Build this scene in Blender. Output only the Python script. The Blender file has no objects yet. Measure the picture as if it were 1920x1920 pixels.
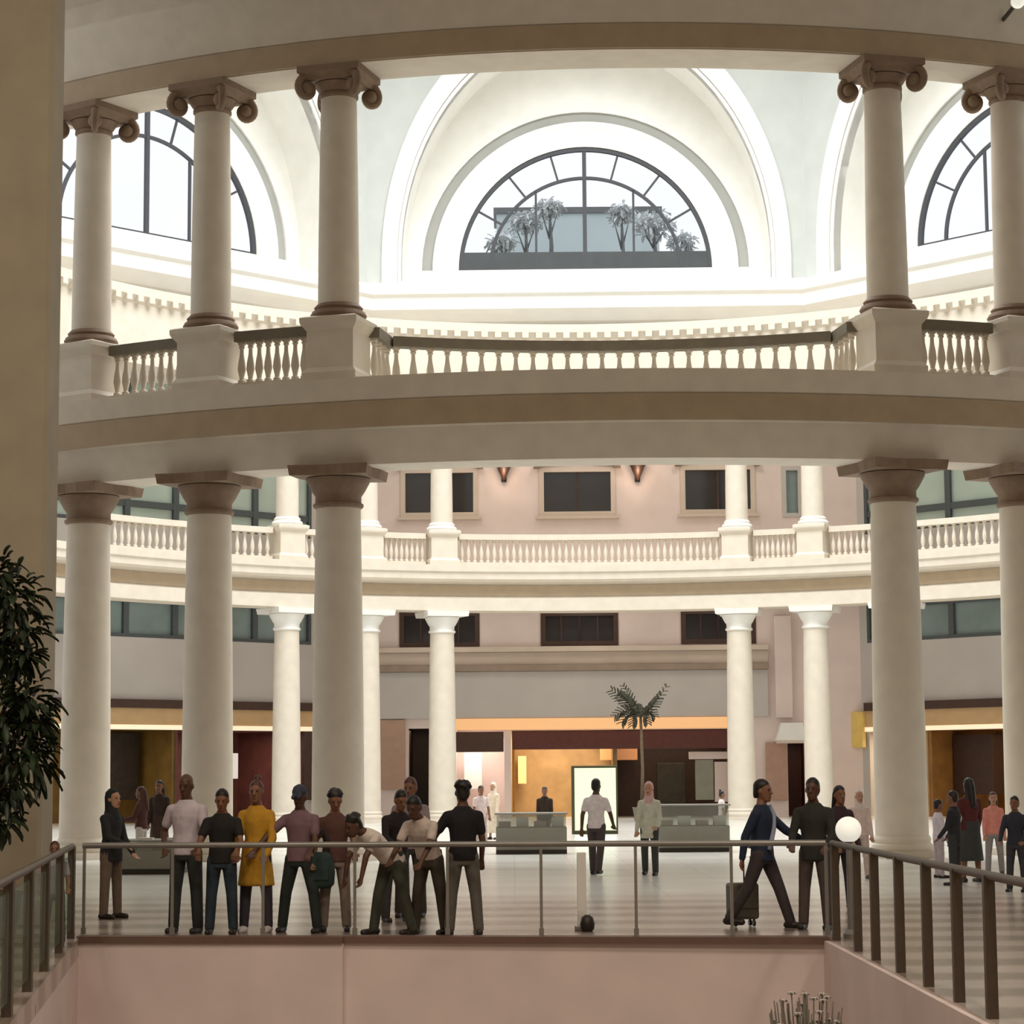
import bpy, math, random
from mathutils import Vector, Matrix
R_ = math.radians
PI = math.pi
random.seed(7)
scene = bpy.context.scene
COL = scene.collection

# ------------------------------------------------------------------ camera
FPX, PITCH, ROLL, EYE = 4300.0, .1154, .0075, 1.85
cp, sp, cr, sr = math.cos(PITCH), math.sin(PITCH), math.cos(ROLL), math.sin(ROLL)
FWD = Vector((0, cp, sp)); UP0 = Vector((0, -sp, cp)); RT0 = Vector((1, 0, 0))
RT = RT0 * cr - UP0 * sr
UP = RT0 * sr + UP0 * cr
cam_d = bpy.data.cameras.new('camera')
cam = bpy.data.objects.new('camera', cam_d); COL.objects.link(cam)
cam_d.sensor_fit = 'HORIZONTAL'; cam_d.sensor_width = 36; cam_d.lens = 36 * FPX / 1920
cam_d.clip_start = .1; cam_d.clip_end = 1000
cam.matrix_world = Matrix(((RT.x, UP.x, -FWD.x, 0), (RT.y, UP.y, -FWD.y, 0), (RT.z, UP.z, -FWD.z, EYE), (0, 0, 0, 1)))
scene.camera = cam

# ------------------------------------------------------------------ light and exposure
scene.view_settings.view_transform = 'Standard'
scene.view_settings.look = 'None'
scene.view_settings.gamma = 1.0
scene.view_settings.exposure = 0.0
w = bpy.data.worlds.new('world'); scene.world = w; w.use_nodes = True
w.node_tree.nodes['Background'].inputs[0].default_value = (.98, .985, 1.0, 1)
w.node_tree.nodes['Background'].inputs[1].default_value = 1.25
CX, CY, RR, ROT = 2.842, 75.252, 23.865, -.0207
def area(name, loc, size, power, col, rot=(0, 0, 0), shape='DISK', sy=None):
    l = bpy.data.lights.new(name, 'AREA'); l.shape = shape; l.size = size
    if sy: l.size_y = sy
    l.energy = power; l.color = col
    o = bpy.data.objects.new(name, l); COL.objects.link(o); o.location = loc; o.rotation_euler = rot
    return o
# daylight through the round rooflight of the rotunda
rl_ = area('rooflight_daylight', (CX, CY, 42.5), 30, 17400, (.97, .985, 1.0)); rl_.data.spread = R_(140)
# added warm fill lights, unseen above the hall, to brighten the near columns
for lx_, ly_, p_ in ((-9, 2, 900), (2, 2, 900), (13, 2, 900), (-9, 14, 700), (2, 14, 700), (13, 14, 700), (-9, 34, 30), (3, 34, 30), (15, 34, 30)):
    area('hall_fill', (lx_, ly_, 20.2), 2.0, p_, (1.0, .85, .71))

# added fill lights in both galleries to brighten the pink facade and side walls
for a_, zz_, p_ in [(k * .22, z_, p_) for k in (-3.2, -2.1, -1, 0, 1, 2.1, 3.2) for z_, p_ in ((19.1, 85), (10.35, 50))]:
    lx_, ly_ = 27.6 * math.sin(a_), 27.6 * math.cos(a_)
    area('gallery_fill', (CX + lx_ - ROT * ly_, CY + ly_, zz_), 1.6, p_, (1.0, .95, .9))

# ------------------------------------------------------------------ placing helpers
def ray(px, py):
    u, v = px - 960, 960 - py
    X = cr * u + sr * v; Y = -sr * u + cr * v
    return FWD + RT0 * (X / FPX) + UP0 * (Y / FPX)
EYEP = Vector((0, 0, EYE))
def ground(px, py, z=0.0):
    d = ray(px, py); return EYEP + d * ((z - EYE) / d.z)
def at(px, py, Y):
    d = ray(px, py); return EYEP + d * (Y / d.y)
cR, sR = math.cos(ROT), math.sin(ROT)
def w2l(p):
    x, y = p.x - CX, p.y - CY
    return Vector((cR * x + sR * y, -sR * x + cR * y, p.z))
def l2w(x, y, z=0.0):
    return Vector((CX + cR * x - sR * y, CY + sR * x + cR * y, z))
O_L = w2l(EYEP)
def facet(px, py, ap, ang):            # (u, z) on the octagon side whose outward normal is at ang
    d = w2l(EYEP + ray(px, py)) - O_L
    nx, ny = math.sin(ang), math.cos(ang)
    t = (ap - (O_L.x * nx + O_L.y * ny)) / (d.x * nx + d.y * ny)
    p = O_L + d * t
    return p.x * ny - p.y * nx, p.z

# ------------------------------------------------------------------ materials
def lin(c):
    return tuple(((v / 255) / 12.92 if v / 255 <= .04045 else ((v / 255 + .055) / 1.055) ** 2.4) for v in c) + (1,)
MATS = {}
def mat(name, rgb, rough=.6, var=.06, scale=6.0, metal=0.0, emit=0.0, bump=0.0, spec=.5):
    if name in MATS: return MATS[name]
    m = bpy.data.materials.new(name); m.use_nodes = True
    nt = m.node_tree; b = nt.nodes['Principled BSDF']
    c = lin(rgb)
    tc = nt.nodes.new('ShaderNodeTexCoord'); n = nt.nodes.new('ShaderNodeTexNoise')
    n.inputs['Scale'].default_value = scale; n.inputs['Detail'].default_value = 4
    nt.links.new(tc.outputs['Object'], n.inputs['Vector'])
    cr_ = nt.nodes.new('ShaderNodeValToRGB')
    lo = tuple(max(0, v * (1 - var)) for v in c[:3]) + (1,); hi = tuple(min(1, v * (1 + var)) for v in c[:3]) + (1,)
    cr_.color_ramp.elements[0].color = lo; cr_.color_ramp.elements[1].color = hi
    cr_.color_ramp.elements[0].position = .3; cr_.color_ramp.elements[1].position = .7
    nt.links.new(n.outputs[0], cr_.inputs[0]); nt.links.new(cr_.outputs[0], b.inputs['Base Color'])
    b.inputs['Roughness'].default_value = rough; b.inputs['Metallic'].default_value = metal
    b.inputs['Specular IOR Level'].default_value = spec
    if bump:
        bp = nt.nodes.new('ShaderNodeBump'); bp.inputs['Strength'].default_value = bump; bp.inputs['Distance'].default_value = .02
        nt.links.new(n.outputs[0], bp.inputs['Height']); nt.links.new(bp.outputs[0], b.inputs['Normal'])
    if emit:
        b.inputs['Emission Color'].default_value = c; b.inputs['Emission Strength'].default_value = emit
    MATS[name] = m; return m
def glass(name, rgb, mix=.12, rough=.05, op=0.0):
    m = bpy.data.materials.new(name); m.use_nodes = True; nt = m.node_tree; nt.nodes.clear()
    out = nt.nodes.new('ShaderNodeOutputMaterial'); t = nt.nodes.new('ShaderNodeBsdfTransparent'); g = nt.nodes.new('ShaderNodeBsdfGlossy')
    n = nt.nodes.new('ShaderNodeTexNoise'); n.inputs['Scale'].default_value = .8
    rp = nt.nodes.new('ShaderNodeValToRGB'); c = lin(rgb)
    rp.color_ramp.elements[0].color = tuple(v * .94 for v in c[:3]) + (1,); rp.color_ramp.elements[1].color = c
    nt.links.new(n.outputs[0], rp.inputs[0]); nt.links.new(rp.outputs[0], t.inputs[0])
    g.inputs['Roughness'].default_value = rough
    mx = nt.nodes.new('ShaderNodeMixShader'); mx.inputs[0].default_value = mix
    nt.links.new(t.outputs[0], mx.inputs[1]); nt.links.new(g.outputs[0], mx.inputs[2])
    last = mx
    if op:
        d = nt.nodes.new('ShaderNodeBsdfDiffuse'); d.inputs[0].default_value = c
        m2 = nt.nodes.new('ShaderNodeMixShader'); m2.inputs[0].default_value = op
        nt.links.new(mx.outputs[0], m2.inputs[1]); nt.links.new(d.outputs[0], m2.inputs[2]); last = m2
    nt.links.new(last.outputs[0], out.inputs[0]); MATS[name] = m; return m

STONE = mat('cream_stone', (214, 204, 188), .7, .05, 2.0)
CAPST = mat('brown_stone_and_shade', (134, 112, 92), .75, .12, 5.0)  # window hood brown; near capitals get it as painted shade, far ones are white
RAILST = mat('shaded_rail_stone', (118, 110, 94), .7, .08, 4.0)  # near hand rails darkened in colour for their shade; far rails keep plain stone
WHITE = mat('white_plaster', (236, 234, 228), .8, .03, 1.0)
CREAM = mat('cream_plaster', (238, 236, 229), .8, .04, 1.0)
GREYP = mat('grey_plaster', (190, 193, 188), .8, .04, 1.0)
GROOVE = mat('grey_moulding', (166, 166, 160), .8, .04, 1.0)
PINK = mat('pink_plaster', (222, 204, 196), .8, .05, .8)
BEIGE = mat('beige_plaster', (205, 188, 172), .8, .05, .8)
GREYW = mat('grey_cladding', (188, 182, 176), .6, .05, .6)
PINKW = mat('pink_stone_wall', (228, 212, 207), .7, .07, 1.2)
PIERM = mat('tan_pier_stone', (174, 164, 142), .75, .08, 1.5)
TANB = mat('tan_fascia', (200, 165, 120), .6, .06, 2)
DARKM = mat('dark_metal', (52, 48, 44), .45, .05, 8, metal=.3)
BRONZE = mat('bronze_post', (84, 72, 60), .45, .08, 8, metal=.25)
STEEL = mat('grey_steel', (150, 148, 142), .35, .05, 8, metal=.5)
IRON = mat('window_iron', (62, 64, 68), .5, .05, 6)
DARKGL = mat('dark_window_glass', (42, 38, 40), .12, .15, .7)
TEALGL = mat('teal_window_glass', (126, 142, 140), .15, .12, .8)
MINTGL = mat('pale_green_window_glass', (176, 192, 182), .2, .08, .6)
DKFR = mat('dark_window_frame', (74, 80, 82), .5, .06, 5)
BROWNW = mat('dark_wood', (66, 42, 30), .5, .15, 4)
REDW = mat('dark_red_wood', (86, 38, 28), .5, .15, 4)
AMBER = mat('amber_wood_panel', (178, 146, 102), .55, .15, 1.5)
OLIVE = mat('olive_wood_panel', (120, 92, 40), .55, .2, 1.5)
LAMPY = mat('warm_cove_light', (238, 184, 130), .5, .02, 2, emit=.45)
LAMPW = mat('white_strip_light', (250, 228, 196), .5, .02, 2, emit=.6)
SIGNW = mat('backlit_sign_white', (226, 238, 208), .5, .05, 1.2, emit=.35)
GLOBE = mat('opal_globe', (252, 252, 240), .4, .02, 3, emit=.55)
LEAF = mat('dark_leaf', (44, 58, 34), .45, .35, 3)
PALML = mat('palm_leaf', (66, 64, 48), .5, .25, 4)
BARK = mat('bark', (96, 78, 56), .85, .2, 9)
TERRA = mat('grey_pot', (120, 112, 102), .7, .1, 5)
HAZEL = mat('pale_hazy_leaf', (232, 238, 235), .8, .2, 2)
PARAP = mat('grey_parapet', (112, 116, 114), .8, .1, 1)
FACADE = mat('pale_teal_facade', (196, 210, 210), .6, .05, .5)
PANE = glass('lunette_glass', (248, 249, 252), .03)
RGLASS = glass('railing_glass', (226, 234, 226), .10, .08, op=.06)
CASEGL = glass('case_glass', (225, 230, 226), .15, .08, op=.12)

def floor_material():
    m = bpy.data.materials.new('polished_banded_marble'); m.use_nodes = True; nt = m.node_tree; b = nt.nodes['Principled BSDF']
    tc = nt.nodes.new('ShaderNodeTexCoord')
    br = nt.nodes.new('ShaderNodeTexBrick'); br.offset = 0; br.inputs['Scale'].default_value = 1
    br.inputs['Brick Width'].default_value = 1.2; br.inputs['Row Height'].default_value = 1.2; br.inputs['Mortar Size'].default_value = .008
    br.inputs['Color1'].default_value = lin((226, 224, 215)); br.inputs['Color2'].default_value = lin((234, 232, 224)); br.inputs['Mortar'].default_value = lin((206, 206, 198))
    nt.links.new(tc.outputs['Object'], br.inputs['Vector'])
    sx = nt.nodes.new('ShaderNodeSeparateXYZ'); nt.links.new(tc.outputs['Object'], sx.inputs[0])
    wv = nt.nodes.new('ShaderNodeTexWave'); wv.bands_direction = 'Y'; wv.inputs['Scale'].default_value = .19; wv.inputs['Distortion'].default_value = 1.2; wv.inputs['Detail'].default_value = 2
    nt.links.new(tc.outputs['Object'], wv.inputs['Vector'])
    rp = nt.nodes.new('ShaderNodeValToRGB'); rp.color_ramp.elements[0].color = lin((150, 134, 122)); rp.color_ramp.elements[1].color = lin((200, 186, 176))
    rp.color_ramp.elements[0].position = .15; rp.color_ramp.elements[1].position = .75
    nt.links.new(wv.outputs[0], rp.inputs[0])
    mr = nt.nodes.new('ShaderNodeMapRange'); mr.inputs[1].default_value = 33.5; mr.inputs[2].default_value = 37.5; mr.inputs[3].default_value = 1; mr.inputs[4].default_value = 0
    nt.links.new(sx.outputs[1], mr.inputs[0])
    mx = nt.nodes.new('ShaderNodeMix'); mx.data_type = 'RGBA'
    nt.links.new(mr.outputs[0], mx.inputs[0]); nt.links.new(br.outputs[0], mx.inputs[6]); nt.links.new(rp.outputs[0], mx.inputs[7])
    n = nt.nodes.new('ShaderNodeTexNoise'); n.inputs['Scale'].default_value = .5; nt.links.new(tc.outputs['Object'], n.inputs['Vector'])
    m2 = nt.nodes.new('ShaderNodeMix'); m2.data_type = 'RGBA'; m2.blend_type = 'MULTIPLY'; m2.inputs[0].default_value = .35
    nt.links.new(mx.outputs[2], m2.inputs[6]); nt.links.new(n.outputs[0], m2.inputs[7])
    nt.links.new(m2.outputs[2], b.inputs['Base Color'])
    b.inputs['Roughness'].default_value = .22
    return m
FLOORM = floor_material()

# ------------------------------------------------------------------ object helpers
def tag(o, label=None, cat=None, group=None, kind=None):
    if label: o['label'] = label
    if cat: o['category'] = cat
    if group: o['group'] = group
    if kind: o['kind'] = kind
    return o
def thing(name, label, cat, loc=(0, 0, 0), rz=0, group=None, kind=None):
    o = bpy.data.objects.new(name, None); COL.objects.link(o); o.location = loc; o.rotation_euler = (0, 0, rz)
    o.empty_display_size = .2
    return tag(o, label, cat, group, kind)
class MB:
    def __init__(s): s.v = []; s.f = []
    def add(s, vs, fs):
        b = len(s.v); s.v += [tuple(v) for v in vs]; s.f += [tuple(i + b for i in f) for f in fs]; return s
    def box(s, x0, x1, y0, y1, z0, z1, rz=0, c=None):
        vs = [Vector((x, y, z)) for z in (z0, z1) for y in (y0, y1) for x in (x0, x1)]
        if rz:
            M = Matrix.Rotation(rz, 3, 'Z'); vs = [M @ v for v in vs]
        if c is not None: vs = [v + Vector(c) for v in vs]
        return s.add(vs, [(0, 2, 3, 1), (4, 5, 7, 6), (0, 1, 5, 4), (2, 6, 7, 3), (0, 4, 6, 2), (1, 3, 7, 5)])
    def beam(s, a, b, wd, ht=None):      # square bar from a to b
        a, b = Vector(a), Vector(b); d = (b - a); ht = ht or wd
        d.normalize(); up = Vector((0, 0, 1)) if abs(d.z) < .95 else Vector((0, 1, 0))
        x = d.cross(up).normalized() * wd / 2; y = x.normalized().cross(d).normalized() * ht / 2
        vs = [p + sx * x + sy * y for p in (a, b) for sx, sy in ((-1, -1), (1, -1), (1, 1), (-1, 1))]
        return s.add(vs, [(0, 1, 2, 3), (7, 6, 5, 4), (0, 4, 5, 1), (1, 5, 6, 2), (2, 6, 7, 3), (3, 7, 4, 0)])
    def lathe(s, prof, seg=24, c=(0, 0, 0), flute=0):
        b = []
        n = len(prof); vs = []
        for r, z in prof:
            for k in range(seg):
                a = 2 * PI * k / seg; rr = r * (1 - flute * (k % 2))
                vs.append((c[0] + rr * math.cos(a), c[1] + rr * math.sin(a), c[2] + z))
        fs = [(i * seg + k, i * seg + (k + 1) % seg, (i + 1) * seg + (k + 1) % seg, (i + 1) * seg + k) for i in range(n - 1) for k in range(seg)]
        fs.append(tuple(reversed(range(seg)))); fs.append(tuple((n - 1) * seg + k for k in range(seg)))
        return s.add(vs, fs)
    def sq(s, prof, c=(0, 0, 0)):         # square-plan profile (half width, z)
        vs = []
        for h, z in prof: vs += [(c[0] - h, c[1] - h, c[2] + z), (c[0] + h, c[1] - h, c[2] + z), (c[0] + h, c[1] + h, c[2] + z), (c[0] - h, c[1] + h, c[2] + z)]
        n = len(prof)
        fs = [(i * 4 + k, i * 4 + (k + 1) % 4, (i + 1) * 4 + (k + 1) % 4, (i + 1) * 4 + k) for i in range(n - 1) for k in range(4)]
        fs += [(3, 2, 1, 0), tuple((n - 1) * 4 + k for k in range(4))]
        return s.add(vs, fs)
    def tube(s, pts, rad, seg=8, ell=None):
        pts = [Vector(p) for p in pts]; n = len(pts)
        rads = rad if isinstance(rad, (list, tuple)) else [rad] * n
        vs = []; prev = None
        for i, p in enumerate(pts):
            d = (pts[min(i + 1, n - 1)] - pts[max(i - 1, 0)])
            if d.length < 1e-9: d = Vector((0, 0, 1))
            d.normalize()
            if prev is None:
                x = d.orthogonal().normalized()
            else:
                x = (prev - d * prev.dot(d)); x = x.normalized() if x.length > 1e-6 else d.orthogonal().normalized()
            prev = x; y = d.cross(x)
            for k in range(seg):
                a = 2 * PI * k / seg; vs.append(p + (x * math.cos(a) + y * math.sin(a)) * rads[i])
        fs = [(i * seg + k, i * seg + (k + 1) % seg, (i + 1) * seg + (k + 1) % seg, (i + 1) * seg + k) for i in range(n - 1) for k in range(seg)]
        fs += [tuple(reversed(range(seg))), tuple((n - 1) * seg + k for k in range(seg))]
        return s.add(vs, fs)
    def cap(s, a, b, ra, rb, seg=10):     # tapered limb with rounded ends
        a, b = Vector(a), Vector(b); d = (b - a); L = d.length
        if L < 1e-6: return s.ell(a, (ra, ra, ra))
        d /= L; pts = []; rs = []
        for t in (-90, -60, -30): pts.append(a + d * ra * math.sin(R_(t))); rs.append(max(.0005, ra * math.cos(R_(t))))
        pts.append(a); rs.append(ra); pts.append(b); rs.append(rb)
        for t in (30, 60, 90): pts.append(b + d * rb * math.sin(R_(t))); rs.append(max(.0005, rb * math.cos(R_(t))))
        return s.tube(pts, rs, seg)
    def ell(s, c, r, seg=14, rings=9, M=None):
        c = Vector(c); vs = []
        for i in range(rings + 1):
            t = PI * i / rings
            for k in range(seg):
                a = 2 * PI * k / seg
                v = Vector((r[0] * math.sin(t) * math.cos(a), r[1] * math.sin(t) * math.sin(a), -r[2] * math.cos(t)))
                if M: v = M @ v
                vs.append(c + v)
        fs = [(i * seg + k, i * seg + (k + 1) % seg, (i + 1) * seg + (k + 1) % seg, (i + 1) * seg + k) for i in range(rings) for k in range(seg)]
        return s.add(vs, fs)
    def loft(s, rings):                   # rings: lists of points, same count
        n = len(rings[0]); vs = [p for r in rings for p in r]
        fs = [(i * n + k, i * n + (k + 1) % n, (i + 1) * n + (k + 1) % n, (i + 1) * n + k) for i in range(len(rings) - 1) for k in range(n)]
        fs += [tuple(reversed(range(n))), tuple((len(rings) - 1) * n + k for k in range(n))]
        return s.add(vs, fs)
    def sweep(s, prof, a0, a1, n, rad=0.0):   # closed profile (r, z) round the rotunda axis; a = 0 is the side facing the camera hall
        vs = []; m = len(prof); closed = abs(a1 - a0 - 2 * PI) < 1e-6
        for i in range(n if closed else n + 1):
            a = a0 + (a1 - a0) * i / n
            for r, z in prof: vs.append(((rad + r) * math.sin(a), -(rad + r) * math.cos(a), z))
        N = n if closed else n + 1
        fs = []
        for i in range(n):
            j = (i + 1) % N
            for k in range(m): fs.append((i * m + k, j * m + k, j * m + (k + 1) % m, i * m + (k + 1) % m))
        if not closed: fs += [tuple(reversed(range(m))), tuple(n * m + k for k in range(m))]
        return s.add(vs, fs)
    def prism(s, poly, n0, n1):           # polygon (u, z) extruded along y
        m = len(poly)
        vs = [(u, n0, z) for u, z in poly] + [(u, n1, z) for u, z in poly]
        fs = [tuple(range(m)), tuple(reversed(range(m, 2 * m)))] + [(k, k + m, (k + 1) % m + m, (k + 1) % m) for k in range(m)]
        return s.add(vs, fs)
    def build(s, name, m, parent=None, loc=None, rz=0, smooth=False, bevel=0, auto=None):
        me = bpy.data.meshes.new(name); me.from_pydata(s.v, [], s.f); me.validate(); me.update()
        import bmesh
        bm = bmesh.new(); bm.from_mesh(me); bmesh.ops.recalc_face_normals(bm, faces=bm.faces); bm.to_mesh(me); bm.free()
        if m: me.materials.append(m)
        o = bpy.data.objects.new(name, me); COL.objects.link(o)
        if smooth:
            for p in me.polygons: p.use_smooth = True
            if auto: me.set_sharp_from_angle(angle=R_(auto))
        if parent: o.parent = parent
        if loc is not None: o.location = loc
        o.rotation_euler = (0, 0, rz)
        if bevel:
            bv = o.modifiers.new('bevel', 'BEVEL'); bv.width = bevel; bv.segments = 2; bv.limit_method = 'ANGLE'
        return o
CEN = (CX, CY, 0)
def struct(o, label, cat):
    return tag(o, label, cat, None, 'structure')
def copy_tree(o, parent=None):
    c = o.copy(); COL.objects.link(c); c.parent = parent
    for ch in o.children: copy_tree(ch, c)
    return c
def walls_with_holes(mb, u0, u1, z0, z1, holes, n0, n1):
    us = sorted({u0, u1} | {min(max(h[k], u0), u1) for h in holes for k in (0, 1)}); zs = sorted({z0, z1} | {min(max(h[k], z0), z1) for h in holes for k in (2, 3)})
    for i in range(len(us) - 1):
        run = None
        for j in range(len(zs) - 1):
            uc, zc = (us[i] + us[i + 1]) / 2, (zs[j] + zs[j + 1]) / 2
            inside = any(h[0] < uc < h[1] and h[2] < zc < h[3] for h in holes)
            if inside:
                if run is not None: mb.box(us[i], us[i + 1], n0, n1, run, zs[j]); run = None
            elif run is None: run = zs[j]
        if run is not None: mb.box(us[i], us[i + 1], n0, n1, run, zs[-1])
    return mb

# ================================================================== SETTING
# floor of the hall and rotunda, with the sunken court left open
VA = Vector((-5.2, 27.75, 0)); VB = Vector((3.58, 26.6, 0)); VC = Vector((3.58, 10, 0)); VD = Vector((-2.83, 10, 0))
def floor_mesh():
    mb = MB()
    x0, x1, y0, y1 = -45, 50, -8, 150
    def slab(poly):
        n = len(poly); mb.add([(x, y, 0) for x, y in poly] + [(x, y, -.22) for x, y in poly],
                              [tuple(range(n)), tuple(reversed(range(n, 2 * n)))] + [(k, (k + 1) % n, (k + 1) % n + n, k + n) for k in range(n)])
    slab([(x0, y0), (x1, y0), (VC.x, VC.y), (VD.x, VD.y)])
    slab([(x1, y0), (x1, y1), (VB.x, VB.y), (VC.x, VC.y)])
    slab([(x1, y1), (x0, y1), (VA.x, VA.y), (VB.x, VB.y)])
    slab([(x0, y1), (x0, y0), (VD.x, VD.y), (VA.x, VA.y)])
    return mb
struct(floor_mesh().build('floor', FLOORM), 'polished pale marble floor turning tan with cross bands near the court', 'floor')
fl2 = MB(); fl2.box(-9, 9, 4, 34, -2.7, -2.4)
struct(fl2.build('floor_court', FLOORM), 'sunken court floor below the pink parapet wall', 'floor')
# pink walls of the court
def wallrun(name, a, b, thick, z0, z1, label, m=PINKW):
    a, b = Vector(a), Vector(b); d = (b - a).normalized(); nrm = Vector((d.y, -d.x, 0))
    mb = MB()
    pts = [a, b, b + nrm * thick, a + nrm * thick]
    mb.add([(p.x, p.y, z) for z in (z0, z1) for p in pts], [(3, 2, 1, 0), (4, 5, 6, 7)] + [(k, (k + 1) % 4, (k + 1) % 4 + 4, k + 4) for k in range(4)])
    return struct(mb.build(name, m), label, 'wall')
pj = VA.lerp(VB, (650 - 155) / (1520 - 155))
off = Vector((0, -.15, 0))
wallrun('wall_court_back', pj + Vector((0, -.06, 0)), VB + Vector((.3, -.06, 0)), -.3, -2.4, -.058, 'long pink stone wall of the sunken court below the railing')
wallrun('wall_court_back_left', VA + off, pj + off, -.4, -2.4, -.058, 'pink stone wall section projecting at the left end of the court')
wallrun('wall_court_right', VB + Vector((-.06, .2, 0)), VC + Vector((-.06, 0, 0)), -.3, -2.4, -.02, 'pink side wall of the court under the post railing')
wallrun('wall_court_left', VD, VA, -.3, -2.4, -.222, 'side wall of the court under the glass railing')
wallrun('wall_court_front', VC, VD, -.3, -2.4, -.222, 'court wall on the near side')
cop = MB()
dirr = (VB - VA).normalized()
for a, b, o_ in ((VA, pj, -.18), (pj, VB, -.10)):
    a2, b2 = a + Vector((0, o_, 0)), b + Vector((0, o_, 0))
    cop.add([(p.x, p.y, z) for z in (-.06, .02) for p in (a2, b2, b2 + Vector((0, .3, 0)), a2 + Vector((0, .3, 0)))], [(3, 2, 1, 0), (4, 5, 6, 7), (0, 1, 5, 4), (1, 2, 6, 5), (2, 3, 7, 6), (3, 0, 4, 7)])
struct(cop.build('trim_1', mat('tan_coping', (112, 86, 76), .6, .1, 3)), 'dark reddish stone kerb along the top of the pink court wall', 'kerb')

# hall shell in front of the rotunda
hc = MB(); hc.box(-26, 32, -8, 50.2, 20.4, 20.8)
struct(hc.build('ceiling', CREAM), 'hall ceiling high in front of the rotunda', 'ceiling')
hw = MB(); hw.box(-26.4, -26, -8, 52, 0, 20.4); struct(hw.build('wall_left', PIERM), 'tan side wall of the hall', 'wall')
hw = MB(); hw.box(32, 32.4, -8, 52, 0, 20.4); struct(hw.build('wall_right', PIERM), 'tan side wall of the hall', 'wall')
hw = MB(); hw.box(-26, 32, -8.4, -8, 0, 20.4); struct(hw.build('wall_south_blocker', PIERM), 'added tan end wall behind the viewer that blocks sky light', 'wall')  # unseen wall added to keep sky light out of the hall

# entablatures of the ring
T, L = 18.35, 8.95
low = [(-.7, L), (.5, L), (.74, 9.72), (.80, 9.76), (.80, 10.36), (.84, 10.4), (.98, 10.86), (.98, 10.9), (-1.05, 10.9), (-1.05, 10.62), (-.98, 10.55), (-.98, 10.3), (-.9, 10.2), (-.42, 10.12), (-.42, 9.58), (-.72, 9.48), (-.72, L + .02)]
top = [(-.8, T), (.6, T), (.62, T + .6), (.68, T + .63), (1.12, T + 1.6), (1.12, T + 1.75), (.8, T + 1.85), (.8, T + 2.4), (1.1, T + 2.7), (1.1, T + 3.05), (-1.1, T + 3.05), (-1.1, T + 2.7), (-.85, T + 2.4), (-.85, T + .7)]
H = PI / 2
for nm, prof, seq in (('trim_2', low, 'lower'), ('trim_3', top, 'upper')):
    m1 = MB(); m1.sweep(prof, -H, H, 96, RR)
    lab = 'long curved tan stone beam between the two storeys of columns' if seq == 'lower' else 'curved stone beam across the top on the tall columns'
    struct(m1.build(nm, STONE, None, CEN, ROT, True, auto=25), lab, 'beam')
    m2 = MB(); m2.sweep(prof, H, 3 * H, 96, RR)
    if seq == 'upper':
        for k in range(120):
            a = H + (k + .5) / 120 * PI
            m2.box(-.14, .14, -.16, .16, T + 2.45, T + 2.68, rz=a, c=((RR - 1.0) * math.sin(a), -(RR - 1.0) * math.cos(a), 0))
    lab = 'white curved balcony beam carried by the white columns' if seq == 'lower' else 'pale curved entablature below the arched windows'
    struct(m2.build({'trim_2': 'trim_4', 'trim_3': 'trim_5'}[nm], STONE, None, CEN, ROT, True, auto=25), lab, 'beam')
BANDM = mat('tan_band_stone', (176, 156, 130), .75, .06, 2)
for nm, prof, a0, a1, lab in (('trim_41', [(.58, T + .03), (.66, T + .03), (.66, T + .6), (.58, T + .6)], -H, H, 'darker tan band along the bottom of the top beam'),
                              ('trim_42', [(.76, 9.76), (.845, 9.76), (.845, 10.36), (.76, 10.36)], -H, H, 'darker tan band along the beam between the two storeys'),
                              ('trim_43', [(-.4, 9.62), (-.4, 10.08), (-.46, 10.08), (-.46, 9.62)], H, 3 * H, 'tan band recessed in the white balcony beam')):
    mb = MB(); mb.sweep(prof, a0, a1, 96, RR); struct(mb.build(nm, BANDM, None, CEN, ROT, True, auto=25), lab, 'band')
# gallery floor and roof behind the far half of the ring
g = MB(); g.sweep([(.9, 10.45), (9.2, 10.45), (9.2, 10.88), (.9, 10.88)], H * .9, 3 * H + H * .1, 64, RR)
struct(g.build('floor_gallery', STONE, None, CEN, ROT), 'first floor gallery floor behind the far balustrade', 'floor')
g = MB(); g.sweep([(.9, 19.2), (9.2, 19.2), (9.2, 19.6), (.9, 19.6)], H * .9, 3 * H + H * .1, 64, RR)
struct(g.build('ceiling_gallery', CREAM, None, CEN, ROT), 'ceiling of the upper gallery', 'ceiling')

# octagonal cornice and drum
AP, APW = 23.2, 26.0
c8 = 1 / math.cos(PI / 8)
cor = [(24.6, 21.2), (23.6, 21.2), (23.5, 21.5), (23.2, 21.65), (22.9, 21.95), (22.6, 22.1), (22.55, 22.65), (22.4, 22.75), (22.35, 23.05), (22.5, 23.2), (22.9, 23.3), (23.1, 23.4), (25.9, 24.3), (26.4, 24.3), (26.4, 21.2)]
m8 = MB(); m8.sweep([(r * c8, z) for r, z in cor], PI / 8, PI / 8 + 2 * PI, 8)
struct(m8.build('trim_6', WHITE, None, CEN, ROT), 'broad white cornice ledge under the arched windows', 'cornice')
HW = AP * math.tan(PI / 8)
ZB, ZT = 24.4, 42.0
A1_, B1_, A2_, B2_ = 8.1, 10.5, 8.95, 11.7
NT = 48
def ell_pts(a, b, zc=None):
    e = [(a * math.cos(PI * k / NT), (ZB if zc is None else zc) + b * math.sin(PI * k / NT)) for k in range(NT + 1)]
    return [(a, 23.35)] + e + [(-a, 23.35)] if zc is None else e
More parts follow.
